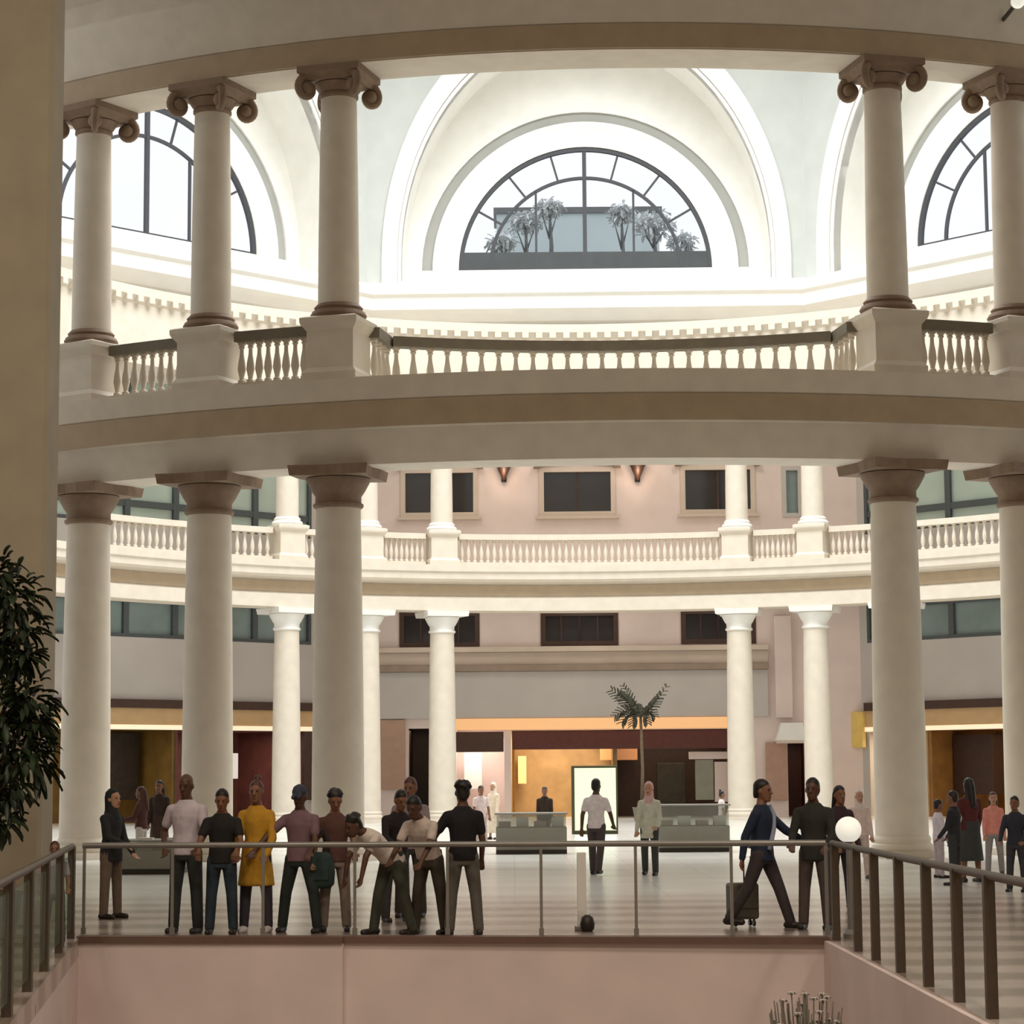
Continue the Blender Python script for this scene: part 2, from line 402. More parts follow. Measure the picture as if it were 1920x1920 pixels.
def band(mb, inner, outer, n0, n1):   # ring between two arcs, from depth n0 to n1
    N = len(inner)
    vs = [(u, n, z) for n in (n0, n1) for arc in (inner, outer) for u, z in arc]
    fs = []
    for k in range(N - 1):
        i0, i1, o0, o1 = k, k + 1, N + k, N + k + 1
        fs += [(i0, i1, o1, o0), (2 * N + i0, 2 * N + o0, 2 * N + o1, 2 * N + i1), (i0, 2 * N + i0, 2 * N + i1, i1), (o0, o1, 2 * N + o1, 2 * N + o0)]
    fs += [(0, N, 3 * N, 2 * N), (N - 1, 3 * N - 1, 4 * N - 1, 2 * N - 1)]
    mb.add(vs, fs)
def rect_arc():
    out = []
    for k in range(NT + 1):
        t = PI * k / NT; c_, s_ = math.cos(t), math.sin(t)
        f = min(HW / abs(c_) if abs(c_) > 1e-6 else 1e9, (ZT - ZB) / s_ if s_ > 1e-6 else 1e9)
        out.append((c_ * f, ZB + s_ * f))
    return [(HW, 23.35)] + out + [(-HW, 23.35)]
WNAME = {0: ('north', 'middle'), -1: ('west', 'left'), 1: ('east', 'right')}
for fi in (-1, 0, 1):
    ang = fi * PI / 4; rz = ROT - ang; side, word = WNAME[fi]
    place = {0: 'facing the camera in the middle', -1: 'behind the group of columns on the left', 1: 'behind the pair of columns on the right'}[fi]
    sp_ = MB(); band(sp_, ell_pts(A2_, B2_), rect_arc(), AP, AP + .5)
    struct(sp_.build('wall_dome_' + side, GREYP, None, CEN, rz, True, auto=30), 'grey spandrel wall around the great arch ' + place, 'wall')
    ar = MB(); band(ar, ell_pts(A1_ + .18, B1_ + .2), ell_pts(A2_, B2_), AP - .12, AP + .5); band(ar, ell_pts(A1_, B1_), ell_pts(A1_ + .14, B1_ + .16), AP - .05, AP + .5)
    struct(ar.build('trim_%d' % (8 + fi), WHITE, None, CEN, rz, True, auto=30), 'white raised rim of the great arch ' + place, 'arch')
    va = MB(); band(va, ell_pts(A1_, B1_), ell_pts(A1_ + .3, B1_ + .3), AP + .02, APW + .3)
    struct(va.build('ceiling_vault_' + side, CREAM, None, CEN, rz, True, auto=30), 'cream barrel vault inside the great arch ' + place, 'vault')
    lu = MB(); band(lu, ell_pts(7.36, 7.28, 24.55), ell_pts(A1_ + .1, B1_ + .1, ZB), APW, APW + .3)
    lu.box(-8.2, 8.2, APW - .06, APW + .3, 24.3, 24.56)
    struct(lu.build('wall_lunette_' + side, CREAM, None, CEN, rz, True, auto=30), 'cream lunette wall under the vault ' + place, 'wall')
    gr = MB(); band(gr, ell_pts(6.86, 6.8, 24.55), ell_pts(7.38, 7.3, 24.55), APW + .12, APW + .3)
    struct(gr.build('trim_%d' % (11 + fi), GROOVE, None, CEN, rz, True, auto=30), 'grey recessed moulding curving over the window ' + place, 'moulding')
    wb = MB(); band(wb, ell_pts(5.7, 5.65, 24.55), ell_pts(6.88, 6.82, 24.55), APW - .04, APW + .3)
    struct(wb.build('trim_%d' % (14 + fi), WHITE, None, CEN, rz, True, auto=30), 'wide white band framing the window ' + place, 'arch')
    wr = thing('window_%d' % (fi + 2), 'half-round lunette window with grey bars, ' + place, 'window', CEN, rz, kind='structure')
    fr = MB(); band(fr, ell_pts(5.52, 5.46, 24.55), ell_pts(5.72, 5.66, 24.55), APW + .02, APW + .22); fr.box(-5.7, 5.7, APW + .05, APW + .2, 24.5, 24.66)
    fr.build('frame', IRON, wr, smooth=True, auto=30)
    ia = MB(); band(ia, ell_pts(4.22, 4.16, 24.55), ell_pts(4.36, 4.3, 24.55), APW + .06, APW + .18); ia.build('inner_arch_bar', IRON, wr, smooth=True, auto=30)
    mm = MB(); mm.box(-.09, .09, APW + .04, APW + .2, 24.6, 30.1); mm.build('mullion', IRON, wr)
    for t in (30, 52, 74, 106, 128, 150):
        rb = MB(); rb.beam((4.3 * math.cos(R_(t)), APW + .12, 24.55 + 4.24 * math.sin(R_(t))), (5.6 * math.cos(R_(t)), APW + .12, 24.55 + 5.56 * math.sin(R_(t))), .09); rb.build('radial_bar', IRON, wr)
    for u in (-2.2, 2.2):
        rb = MB(); rb.box(u - .05, u + .05, APW + .06, APW + .18, 24.6, 24.55 + 4.24 * math.sqrt(1 - (u / 4.3) ** 2)); rb.build('glazing_bar', IRON, wr)
    gp = MB(); gp.prism(ell_pts(5.6, 5.55, 24.55), APW + .11, APW + .13); gp.build('pane', PANE, wr)
# remaining sides of the drum and the roof with its round light
dr = MB()
for k in range(8):
    a = k * PI / 4
    if k in (0, 1, 7): continue
    dr.box(-HW - .3, HW + .3, AP, AP + .5, ZB, ZT, rz=-a)
struct(dr.build('wall_dome_south', GREYP, None, CEN, ROT), 'plain drum walls on the hall side of the rotunda', 'wall')
rf = MB(); rf.sweep([(15.2, 42.6), (29, 42.6), (29, 43.1), (15.2, 43.1)], 0, 2 * PI, 48)
struct(rf.build('ceiling_dome', WHITE, None, CEN, ROT), 'flat rim of the dome around its round rooflight', 'ceiling')

# outer walls of the rotunda behind the far columns
AO = 30.0; HO = AO * math.tan(PI / 8)
def FU(px, py, fi=0): return facet(px, py, AO, fi * PI / 4)
def rect(x0, x1, y0, y1, fi=0):
    ua, za = FU(x0, (y0 + y1) / 2, fi); ub, zb = FU(x1, (y0 + y1) / 2, fi); xm = (x0 + x1) / 2
    return min(ua, ub), max(ua, ub), FU(xm, y1, fi)[1], FU(xm, y0, fi)[1]
zs_shop = FU(1100, 1362)[1]
up_w = [rect(755, 892, 882, 966), rect(1015, 1150, 880, 964), rect(1280, 1412, 876, 960)]
lo_w = [rect(753, 895, 1150, 1210), rect(1018, 1155, 1150, 1207), rect(1281, 1413, 1146, 1203)]
shop = [rect(852, 946, 1368, 1560), rect(958, 1372, 1368, 1560)]
door_l = rect(766, 806, 1366, 1560); door_r = rect(1478, 1516, 1390, 1560); rw = rect(1470, 1500, 878, 966)
holes = [h for h in up_w + lo_w + [rw]] + [(h[0], h[1], 0, h[3]) for h in shop + [door_l, door_r]]
fw = MB(); walls_with_holes(fw, -HO, HO, 0, 19.2, holes, AO, AO + .5)
struct(fw.build('wall_north', PINK, None, CEN, ROT), 'pink facade with dark windows behind the white columns', 'wall')
names = ['beside the white column on the left', 'above the middle shop', 'beside the white column on the right']
n_win = 4
for row, ws in (('upper', up_w), ('lower', lo_w)):
    for k, h in enumerate(ws):
        t = thing('window_%d' % n_win, ('dark upper window in the pink facade ' if row == 'upper' else 'low dark window under the balcony ') + names[k], 'window', CEN, ROT, kind='structure'); n_win += 1
        f = MB(); fwid = .12
        walls_with_holes(f, h[0] - .1, h[1] + .1, h[2] - .1, h[3] + .1, [(h[0] + fwid, h[1] - fwid, h[2] + fwid, h[3] - fwid)], AO - .06, AO + .2)
        f.build('frame', BEIGE if row == 'upper' else BROWNW, t)
        p = MB(); p.box(h[0], h[1], AO + .15, AO + .2, h[2], h[3]); p.build('pane', DARKGL, t)
        cxm = (h[0] + h[1]) / 2
        b = MB(); b.box(cxm - .04, cxm + .04, AO + .08, AO + .16, h[2], h[3]); b.build('mullion', BROWNW, t)
        if row == 'upper':
            pd = MB(); w2 = (h[1] - h[0]) / 2 + .35
            arc = [(cxm + w2 * math.cos(R_(a)), h[3] + .05 + .75 * math.sin(R_(a))) for a in range(0, 181, 12)]
            arci = [(cxm + (w2 - .3) * math.cos(R_(a)), h[3] + .05 + .5 * math.sin(R_(a))) for a in range(0, 181, 12)]
            band(pd, arci, arc, AO - .3, AO + .02); pd.build('arched_hood', CAPST, t)
            sl = MB(); sl.box(h[0] - .25, h[1] + .25, AO - .18, AO + .02, h[2] - .22, h[2] - .08); sl.build('sill', BEIGE, t)
        else:
            for kk in range(1, 4):
                b = MB(); u = h[0] + (h[1] - h[0]) * kk / 4; b.box(u - .03, u + .03, AO + .08, AO + .16, h[2], h[3]); b.build('glazing_bar', BROWNW, t)
t = thing('window_%d' % n_win, 'narrow dark upper window behind the far right white column', 'window', CEN, ROT, kind='structure'); n_win += 1
f = MB(); walls_with_holes(f, rw[0] - .08, rw[1] + .08, rw[2] - .08, rw[3] + .08, [(rw[0] + .1, rw[1] - .1, rw[2] + .1, rw[3] - .1)], AO - .06, AO + .2); f.build('frame', GREYW, t)
p = MB(); p.box(rw[0], rw[1], AO + .15, AO + .2, rw[2], rw[3]); p.build('pane', TEALGL, t)
# ledges and sign band over the shops
def ledge(name, y0, y1, x0, x1, proud, m, label, fi=0):
    h = rect(x0, x1, y0, y1, fi); mb = MB(); mb.box(h[0], h[1], AO - proud, AO + .05, h[2], h[3])
    return struct(mb.build(name, m, None, CEN, ROT - fi * PI / 4, bevel=.03), label, 'trim')
ledge('trim_21', 1212, 1222, 700, 1440, .35, BEIGE, 'upper stone ledge below the low windows')
ledge('trim_22', 1222, 1246, 702, 1440, .12, BEIGE, 'plain beige frieze between the two ledges')
ledge('trim_23', 1246, 1258, 700, 1440, .4, mat('brown_ledge', (150, 132, 116), .7, .08, 2), 'lower brown ledge above the shop sign band')
ledge('trim_24', 1258, 1346, 702, 1440, .2, GREYW, 'blank grey sign band above the middle shop')
ledge('trim_25', 1346, 1367, 850, 1372, .3, LAMPY, 'glowing amber strip over the middle shop')
ledge('trim_26', 1155, 1346, 1452, 1484, .3, PINK, 'pink pilaster between the two right white columns')
ledge('trim_27', 1350, 1480, 714, 760, .25, mat('pink_brown_pilaster', (172, 140, 120), .7, .08, 2), 'pink brown pilaster left of the dark doorway')

# shop interiors behind the pink facade
def shop_room(nm, u0, u1, zt, depth, back, lampc, lampp, label, fi=0):
    mb = MB(); n0, n1 = AO + .5, AO + .5 + depth
    mb.box(u0, u1, n1, n1 + .2, 0, zt + .2); mb.box(u0 - .2, u0, n0, n1 + .2, 0, zt + .2); mb.box(u1, u1 + .2, n0, n1 + .2, 0, zt + .2); mb.box(u0, u1, n0, n1, zt, zt + .2)
    struct(mb.build(nm, back, None, CEN, ROT - fi * PI / 4), label, 'wall')
    a = fi * PI / 4; n = (n0 + n1) / 2 - .6; u = (u0 + u1) / 2
    lx, ly = u * math.cos(a) + n * math.sin(a), -u * math.sin(a) + n * math.cos(a)
    p = l2w(lx, ly, zt - .08); area('shop_lamp', p, max(1.0, (u1 - u0) * .7), lampp, lampc, (0, 0, ROT - a), 'RECTANGLE', depth * .6)
WARM = (1.0, .82, .58)
um = rect(1158, 1160, 1400, 1500)[0]
shop_room('wall_shop_amber', shop[1][0], um - .2, zs_shop, 4.5, AMBER, WARM, 330, 'amber interior of the lit middle shop')
shop_room('wall_shop_dark', um, shop[1][1], zs_shop, 4.5, BROWNW, WARM, 90, 'dark brown interior right of the white sign')
shop_room('wall_shop_pale', shop[0][0], shop[0][1], zs_shop, 3, PINK, (1, .9, .8), 120, 'pale interior beside the left inner white column')
shop_room('wall_door_left', door_l[0], door_l[1], door_l[3], 2.5, BROWNW, WARM, 8, 'dark interior behind the left doorway')
shop_room('wall_door_right', door_r[0], door_r[1], door_r[3], 2.5, REDW, WARM, 10, 'dark red interior behind the right doorway')
def item(name, label, cat, x0, x1, y0, y1, n0, n1, m, fi=0, group=None, bevel=.02):
    h = rect(x0, x1, y0, y1, fi); a = fi * PI / 4; u = (h[0] + h[1]) / 2
    mb = MB(); w_ = (h[1] - h[0]) / 2; mb.box(-w_, w_, 0, n1 - n0, 0, h[3] - h[2])
    lx, ly = u * math.cos(a) + n0 * math.sin(a), -u * math.sin(a) + n0 * math.cos(a)
    o = mb.build(name, m, None, l2w(lx, ly, h[2]), ROT - a, bevel=bevel)
    return tag(o, label, cat, group)
item('shop_header_board', 'dark red header board across the middle shop opening', 'sign board', 960, 1370, 1369, 1404, AO + .1, AO + .3, REDW)
item('shop_header_board', 'short dark header board by the left inner white column', 'sign board', 854, 944, 1372, 1410, AO + .1, AO + .3, BROWNW)
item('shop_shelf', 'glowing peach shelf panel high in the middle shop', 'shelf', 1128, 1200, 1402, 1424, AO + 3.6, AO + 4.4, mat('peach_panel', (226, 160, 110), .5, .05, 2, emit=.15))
item('shop_shelf', 'pale pink shelf strip beside the right inner white column', 'shelf', 1294, 1370, 1409, 1423, AO + .6, AO + 1.2, PINK)
item('shop_display_panel', 'grey green display panel under the pale pink shelf strip', 'panel', 1306, 1340, 1424, 1500, AO + .7, AO + 1.1, mat('grey_green_panel', (140, 138, 124), .6, .08, 2))
item('shop_display_panel', 'pale pink display panel right of the grey green one', 'panel', 1342, 1371, 1428, 1504, AO + .7, AO + 1.1, PINK)
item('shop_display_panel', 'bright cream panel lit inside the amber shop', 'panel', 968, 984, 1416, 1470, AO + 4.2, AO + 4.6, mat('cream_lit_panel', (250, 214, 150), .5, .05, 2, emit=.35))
item('shop_poster', 'white poster with a dark round mark in the pale shop', 'poster', 866, 900, 1410, 1480, AO + 2.4, AO + 2.6, WHITE)
item('shop_partition', 'amber edged glass partition post in the middle shop', 'partition', 960, 965, 1405, 1530, AO + .5, AO + .8, mat('gold_edge', (160, 110, 40), .4, .1, 3))
item('shop_rack', 'dark clothes rack on the right of the middle shop', 'rack', 1236, 1290, 1430, 1512, AO + 2.2, AO + 3.2, mat('dark_olive_rack', (58, 48, 34), .7, .3, 3))
aw = thing('shop_awning', 'small cream awning over the dark red doorway', 'awning', CEN, ROT)
h = rect(1452, 1512, 1356, 1390); mb = MB(); mb.prism([(h[0], h[2]), (h[1], h[2]), (h[1] - .25, h[3]), (h[0] + .25, h[3])], AO - .8, AO); mb.build('canopy', CREAM, aw)
mb = MB(); mb.box(h[0], h[1], AO - .84, AO - .78, h[2] - .1, h[2] + .03); mb.build('valance', BEIGE, aw)
item('door_leaf_panel', 'pink brown wall panel beside the dark red doorway', 'panel', 1436, 1476, 1392, 1500, AO - .16, AO - .005, mat('pink_brown_panel', (176, 142, 124), .7, .08, 2))
# wall sconces
for px, lab in ((945, 'dark bracket lamp on the pink wall left of the middle upper window'), (1195, 'dark bracket lamp on the pink wall right of the middle upper window')):
    u, z = FU(px, 900); s_ = thing('wall_sconce', lab, 'wall lamp', l2w(u, AO - .02, z), ROT, 'sconces on the pink facade')
    mb = MB(); mb.box(-.12, .12, -.1, .02, -.1, .5); mb.build('backplate', DARKM, s_, bevel=.02)
    mb = MB(); mb.lathe([(.06, -.05), (.1, .05), (.42, .75), (.45, .8), (.4, .82)], 16, (0, -.42, 0)); mb.build('bowl', BROWNW, s_, smooth=True, auto=40)
    mb = MB(); mb.tube([(0, -.05, 0), (0, -.25, -.05), (0, -.42, .02)], .04); mb.build('arm', DARKM, s_)
    l = bpy.data.lights.new('sconce_bulb', 'POINT'); l.energy = 26; l.color = (1, .74, .55); l.shadow_soft_size = .15
    lo = bpy.data.objects.new('sconce_bulb', l); COL.objects.link(lo); lo.parent = s_; lo.location = (0, -.85, .2)

# side walls of the octagon
for fi, side, x_ in ((-1, 'west', (130, 600)), (1, 'east', (1600, 1925))):
    rz = ROT - fi * PI / 4
    xa, xb = x_; ym = {-1: (225, 340), 1: (1722, 1866)}[fi]
    xm = sum(ym) / 2
    zz = lambda y: FU(xm, y, fi)[1]
    z_sh, z_band0, z_band1, z_g0, z_g1, z_u0, z_u1 = zz(1368), zz(1328), zz(1312), zz(1196), zz(1142), zz(985), zz(700)
    hs = [(-HO + .4, HO - .4, 0, z_sh), (-HO + .4, HO - .4, z_g0, z_g1 + .5), (-HO + .4, HO - .4, z_u0, z_u1)]
    mb = MB(); walls_with_holes(mb, -HO, HO, 0, 19.2, hs, AO, AO + .5)
    struct(mb.build('wall_' + side, GREYW, None, CEN, rz), 'grey clad outer wall of the rotunda on the %s side' % ('left' if fi < 0 else 'right'), 'wall')
    for nm, z0, z1, m, fr, lab, nb in (('low', z_g0, z_g1 + .5, TEALGL, DKFR, 'strip of blue grey glass under the balcony, ', 8), ('high', z_u0, z_u1, MINTGL, DKFR, 'tall pale green gallery windows above the balcony, ', 8)):
        t = thing('window_%d' % n_win, lab + ('left side' if fi < 0 else 'right side'), 'window', CEN, rz, kind='structure'); n_win += 1
        p = MB(); p.box(-HO + .4, HO - .4, AO + .2, AO + .26, z0, z1); p.build('pane', m, t)
        f = MB(); walls_with_holes(f, -HO + .4, HO - .4, z0, z1, [(-HO + .55, HO - .55, z0 + .16, z1 - .2)], AO + .02, AO + .22)
        if nm == 'high': f.box(-HO + .4, HO - .4, AO + .06, AO + .2, zz(952), zz(940))
        f.build('frame', fr, t)
        us = [FU(x, 1170, fi)[0] for x in ((238, 330, 480, 590) if fi < 0 else (1782, 1900))]
        for u in us:
            b = MB(); b.box(u - .14, u + .14, AO + .04, AO + .22, z0, z1); b.build('mullion', fr, t)
    b = MB(); b.box(-HO + .3, HO - .3, AO - .25, AO + .05, z_band0, z_band1); struct(b.build('trim_%d' % (30 + fi), BROWNW, None, CEN, rz), 'dark brown moulding over the shops on the %s' % ('left' if fi < 0 else 'right'), 'trim')
    b = MB(); b.box(-HO + .3, HO - .3, AO - .15, AO + .05, z_sh + .18, z_band0); struct(b.build('trim_%d' % (33 + fi), TANB, None, CEN, rz), 'tan fascia over the shops on the %s' % ('left' if fi < 0 else 'right'), 'trim')
    b = MB(); b.box(-HO + .3, HO - .3, AO - .2, AO + .05, z_sh, z_sh + .2); struct(b.build('trim_%d' % (36 + fi), LAMPW, None, CEN, rz), 'thin bright strip light over the shops on the %s' % ('left' if fi < 0 else 'right'), 'trim')
    if fi < 0:
        a_, b_, c_ = FU(218, 1400, fi)[0], FU(335, 1400, fi)[0], FU(605, 1400, fi)[0]
        shop_room('wall_shop_olive', -HO + .4, b_, z_sh, 5, OLIVE, WARM, 210, 'dim olive brown shop interior left of the second column', fi)
        shop_room('wall_shop_maroon', b_ + .3, HO - .4, z_sh, 5, mat('maroon_wall', (110, 62, 54), .6, .2, 1.5), (1, .85, .75), 110, 'maroon shop interior between the second and third columns', fi)
        item('shop_rack', 'dark tall rack inside the olive shop', 'rack', 262, 322, 1372, 1500, AO + 2.5, AO + 3.2, mat('dark_brown_rack', (50, 38, 26), .7, .3, 3), fi)
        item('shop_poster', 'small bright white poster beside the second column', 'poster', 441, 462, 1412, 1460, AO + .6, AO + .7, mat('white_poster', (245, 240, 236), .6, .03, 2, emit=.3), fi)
        item('shop_door_frame', 'dark doorway panel right of the outer left white column', 'panel', 568, 588, 1366, 1500, AO - .1, AO + .1, BROWNW, fi)
    else:
        shop_room('wall_shop_gold', -HO + .4, FU(1722, 1400, fi)[0], z_sh, 5, AMBER, WARM, 240, 'gold lit shop interior left of the first right column', fi)
        a_ = FU(1724, 1400, fi)[0]
        shop_room('wall_shop_brown', a_ + .3, HO - .4, z_sh, 5, mat('ochre_wall', (150, 104, 48), .6, .2, 1.5), WARM, 250, 'ochre shop interior between the right pair of columns', fi)
        item('shop_rack', 'dark brown cabinet inside the ochre shop', 'rack', 1738, 1812, 1376, 1490, AO + 2.0, AO + 3.0, BROWNW, fi)
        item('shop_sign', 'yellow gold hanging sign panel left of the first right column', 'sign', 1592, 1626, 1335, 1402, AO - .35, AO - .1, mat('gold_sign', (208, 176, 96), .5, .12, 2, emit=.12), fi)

# pier on the left
pr = MB(); p0 = at(86, 960, 30)
pr.add([(x, y, z) for z in (0, 20.35) for x, y in ((p0.x - 3.4, 30), (p0.x - .05, 30), (p0.x, 30.05), (p0.x, 30.75), (p0.x - 3.4, 30.75))],
       [(4, 3, 2, 1, 0), (5, 6, 7, 8, 9)] + [(k, (k + 1) % 5, (k + 1) % 5 + 5, k + 5) for k in range(5)])
pier = thing('pier', 'huge plain tan stone pier filling the left edge', 'pillar', (0, 0, 0))
pr.build('shaft', PIERM, pier)
pb = MB(); pb.box(p0.x - 3.5, p0.x + .05, 29.9, 30.85, 0, .35); pb.build('plinth', PIERM, pier, bevel=.03)

# ================================================================== COLUMNS
ANG = {1: .2698, 2: .4098, 3: .5614}
def ring_pos(i, far, rad=RR):
    a = ANG[abs(i)] * (1 if i > 0 else -1)
    return (rad * math.sin(a), rad * math.cos(a) if far else -rad * math.cos(a)), (ROT - a if far else ROT + a)
def lower_column(name, label, group, CAPST=CAPST):
    t = thing(name, label, 'column', group=group, kind='thing')
    mb = MB(); mb.sq([(.7, 0), (.7, .16)]); mb.lathe([(.68, .16), (.7, .22), (.68, .3), (.63, .34), (.65, .42), (.61, .5)], 32); mb.build('base', STONE, t, smooth=True, auto=35)
    mb = MB(); prof = [(.60 - .085 * (k / 12) ** 1.6, .5 + (8.02 - .5) * k / 12) for k in range(13)]
    mb.lathe(prof, 40); mb.build('shaft', STONE, t, smooth=True, auto=35)
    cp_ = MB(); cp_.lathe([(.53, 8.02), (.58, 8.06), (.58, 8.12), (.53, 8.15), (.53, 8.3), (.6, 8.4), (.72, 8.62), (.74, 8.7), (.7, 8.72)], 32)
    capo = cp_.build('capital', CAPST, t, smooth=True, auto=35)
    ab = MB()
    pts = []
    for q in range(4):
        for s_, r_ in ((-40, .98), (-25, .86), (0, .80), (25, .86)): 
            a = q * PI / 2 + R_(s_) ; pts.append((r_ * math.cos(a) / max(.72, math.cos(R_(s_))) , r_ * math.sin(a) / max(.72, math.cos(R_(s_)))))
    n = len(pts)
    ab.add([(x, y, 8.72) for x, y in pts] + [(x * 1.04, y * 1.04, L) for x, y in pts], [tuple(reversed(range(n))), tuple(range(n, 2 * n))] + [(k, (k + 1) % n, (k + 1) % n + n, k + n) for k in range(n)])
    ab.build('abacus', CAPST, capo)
    return t
def upper_column(name, label, group, CAPST=CAPST):
    z0 = 10.9
    t = thing(name, label, 'column', group=group, kind='thing')
    mb = MB(); mb.sq([(.66, 0), (.66, .22), (.6, .3), (.57, .34), (.57, 1.2), (.6, 1.24), (.68, 1.34), (.7, 1.4), (.7, 1.5), (.62, 1.54)]); mb.build('pedestal', STONE, t)
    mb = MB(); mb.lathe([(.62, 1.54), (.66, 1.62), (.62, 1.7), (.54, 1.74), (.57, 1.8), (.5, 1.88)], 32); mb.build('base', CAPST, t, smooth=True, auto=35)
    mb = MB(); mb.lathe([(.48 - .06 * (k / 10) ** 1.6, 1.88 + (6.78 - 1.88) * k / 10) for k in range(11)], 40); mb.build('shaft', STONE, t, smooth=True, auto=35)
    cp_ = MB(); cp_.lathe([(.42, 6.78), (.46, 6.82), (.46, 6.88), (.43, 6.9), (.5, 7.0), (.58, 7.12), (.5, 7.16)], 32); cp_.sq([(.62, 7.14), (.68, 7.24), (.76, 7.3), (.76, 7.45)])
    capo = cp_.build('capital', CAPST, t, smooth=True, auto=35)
    for q in range(4):
        a = PI / 4 + q * PI / 2; v = MB()
        cxv, cyv = .66 * 1.22 * math.cos(a), .66 * 1.22 * math.sin(a); d = Vector((math.cos(a), math.sin(a), 0)); nrm = Vector((-d.y, d.x, 0))
        pts, rs = [], []
        for k in range(22):                      # spiral scroll
            th = k / 21 * 2.3 * PI; rr = .29 * (1 - .72 * k / 21)
            pts.append(Vector((cxv, cyv, 6.96)) + d * rr * math.sin(th) * .9 + Vector((0, 0, 1)) * rr * math.cos(th)); rs.append(.105 * (1 - .45 * k / 21))
        v.tube(pts, rs, 8); v.ell((cxv, cyv, 6.96), (.17, .17, .17), 10, 6)
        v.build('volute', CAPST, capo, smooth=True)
    return t
desc = {(-3, 0): 'tan lower column next to the big left pier', (-2, 0): 'tan lower column, second along from the left pier', (-1, 0): 'tan lower column behind the crowd, left side of the wide opening',
        (1, 0): 'tan lower column right of the wide opening, by the white globe', (2, 0): 'tan lower column cut by the right picture edge'}
descu = {(-3, 0): 'upper column with scroll capital next to the big left pier', (-2, 0): 'upper column with scroll capital, second along from the left pier', (-1, 0): 'upper column with scroll capital left of the arched window view',
         (1, 0): 'upper column with scroll capital right of the arched window view', (2, 0): 'upper column with scroll capital cut by the right picture edge'}
fdesc = {-3: 'white far column seen between the second and third tan columns', -2: 'white far column mostly hidden behind the third tan column', -1: 'white far column left of the middle shop', 1: 'white far column right of the middle shop', 2: 'white far column right of the small awning', 3: 'white far column hidden behind the right tan column'}
fdescu = {-3: 'white upper gallery column between the second and third tan columns', -2: 'white upper gallery column behind the third tan column', -1: 'white upper gallery column in front of the left dark window', 1: 'white upper gallery column beside the right dark window', 2: 'white upper gallery column right of the narrow dark window', 3: 'white upper gallery column behind the right tan column'}
protoL = protoU = None
for far in (0, 1):
    for i in (-3, -2, -1, 1, 2, 3):
        if not far and i == 3: continue
        (lx, ly), rz = ring_pos(i, far)
        if i == -3:
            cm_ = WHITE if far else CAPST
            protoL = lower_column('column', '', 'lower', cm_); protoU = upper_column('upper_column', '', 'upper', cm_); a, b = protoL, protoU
        else: a, b = copy_tree(protoL), copy_tree(protoU)
        a.location = l2w(lx, ly, 0); b.location = l2w(lx, ly, 10.9); a.rotation_euler = b.rotation_euler = (0, 0, rz)
        a['label'] = fdesc[i] if far else desc[(i, 0)]; b['label'] = fdescu[i] if far else descu[(i, 0)]
        a['group'] = 'white lower columns of the far arc' if far else 'tan lower columns of the near arc'
        b['group'] = 'white upper columns of the far arc' if far else 'tan upper columns of the near arc'

# ================================================================== BALUSTRADES
def baluster_mesh(h):
    mb = MB(); mb.lathe([(.09, 0), (.09, .07 * h), (.055, .1 * h), (.06, .16 * h), (.1, .34 * h), (.085, .5 * h), (.05, .7 * h), (.045, .84 * h), (.075, .88 * h), (.055, .92 * h), (.09, .94 * h), (.09, h)], 12)
    return mb
bal_proto = None
def balustrade(label, pts, n_bal, z0, h=1.42, group=None, railm=RAILST):
    global bal_proto
    t = thing('balustrade', label, 'balustrade', (pts[len(pts) // 2].x, pts[len(pts) // 2].y, z0), 0, group)
    loc = t.location; q = [p - Vector((loc.x, loc.y, 0)) for p in pts]
    def strip(name, wd, za, zb, m):
        mb = MB(); N = len(q); vs = []
        for i, p in enumerate(q):
            d = (q[min(i + 1, N - 1)] - q[max(i - 1, 0)]).normalized(); nr = Vector((-d.y, d.x, 0)) * wd / 2
            for s_, z in ((-1, za), (1, za), (1, zb), (-1, zb)): vs.append((p.x + s_ * nr.x, p.y + s_ * nr.y, z))
        fs = [(i * 4 + k, i * 4 + (k + 1) % 4, (i + 1) * 4 + (k + 1) % 4, (i + 1) * 4 + k) for i in range(N - 1) for k in range(4)] + [(3, 2, 1, 0), tuple((N - 1) * 4 + k for k in range(4))]
        mb.add(vs, fs); return mb.build(name, m, t)
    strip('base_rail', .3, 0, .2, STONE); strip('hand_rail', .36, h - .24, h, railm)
    tot = [0]
    for i in range(1, len(q)): tot.append(tot[-1] + (q[i] - q[i - 1]).length)
    for k in range(n_bal):
        s_ = tot[-1] * (k + .5) / n_bal
        i = max(j for j in range(len(tot) - 1) if tot[j] <= s_ + 1e-9); f = (s_ - tot[i]) / (tot[i + 1] - tot[i]); p = q[i].lerp(q[i + 1], f)
        if bal_proto is None:
            o = baluster_mesh(h - .44).build('baluster', STONE, t, smooth=True, auto=40); bal_proto = o
        else:
            o = bal_proto.copy(); COL.objects.link(o); o.parent = t
        o.location = (p.x, p.y, .2)
    return t
def arc_pts(a0, a1, far, rad=RR, n=10):
    out = []
    for k in range(n + 1):
        a = a0 + (a1 - a0) * k / n; out.append(l2w(rad * math.sin(a), rad * math.cos(a) * (1 if far else -1)))
    return out
dA = .031
balustrade('short balustrade between the first and second upper columns from the pier', arc_pts(-ANG[3] + dA, -ANG[2] - dA, 0), 8, 10.9)
balustrade('short balustrade between the second and third upper columns from the pier', arc_pts(-ANG[2] + dA, -ANG[1] - dA, 0), 8, 10.9)
balustrade('short balustrade between the two upper columns on the right', arc_pts(ANG[1] + dA, ANG[2] - dA, 0), 8, 10.9)
balustrade('short balustrade reaching the right picture edge', arc_pts(ANG[2] + dA, ANG[3] - dA, 0), 8, 10.9)
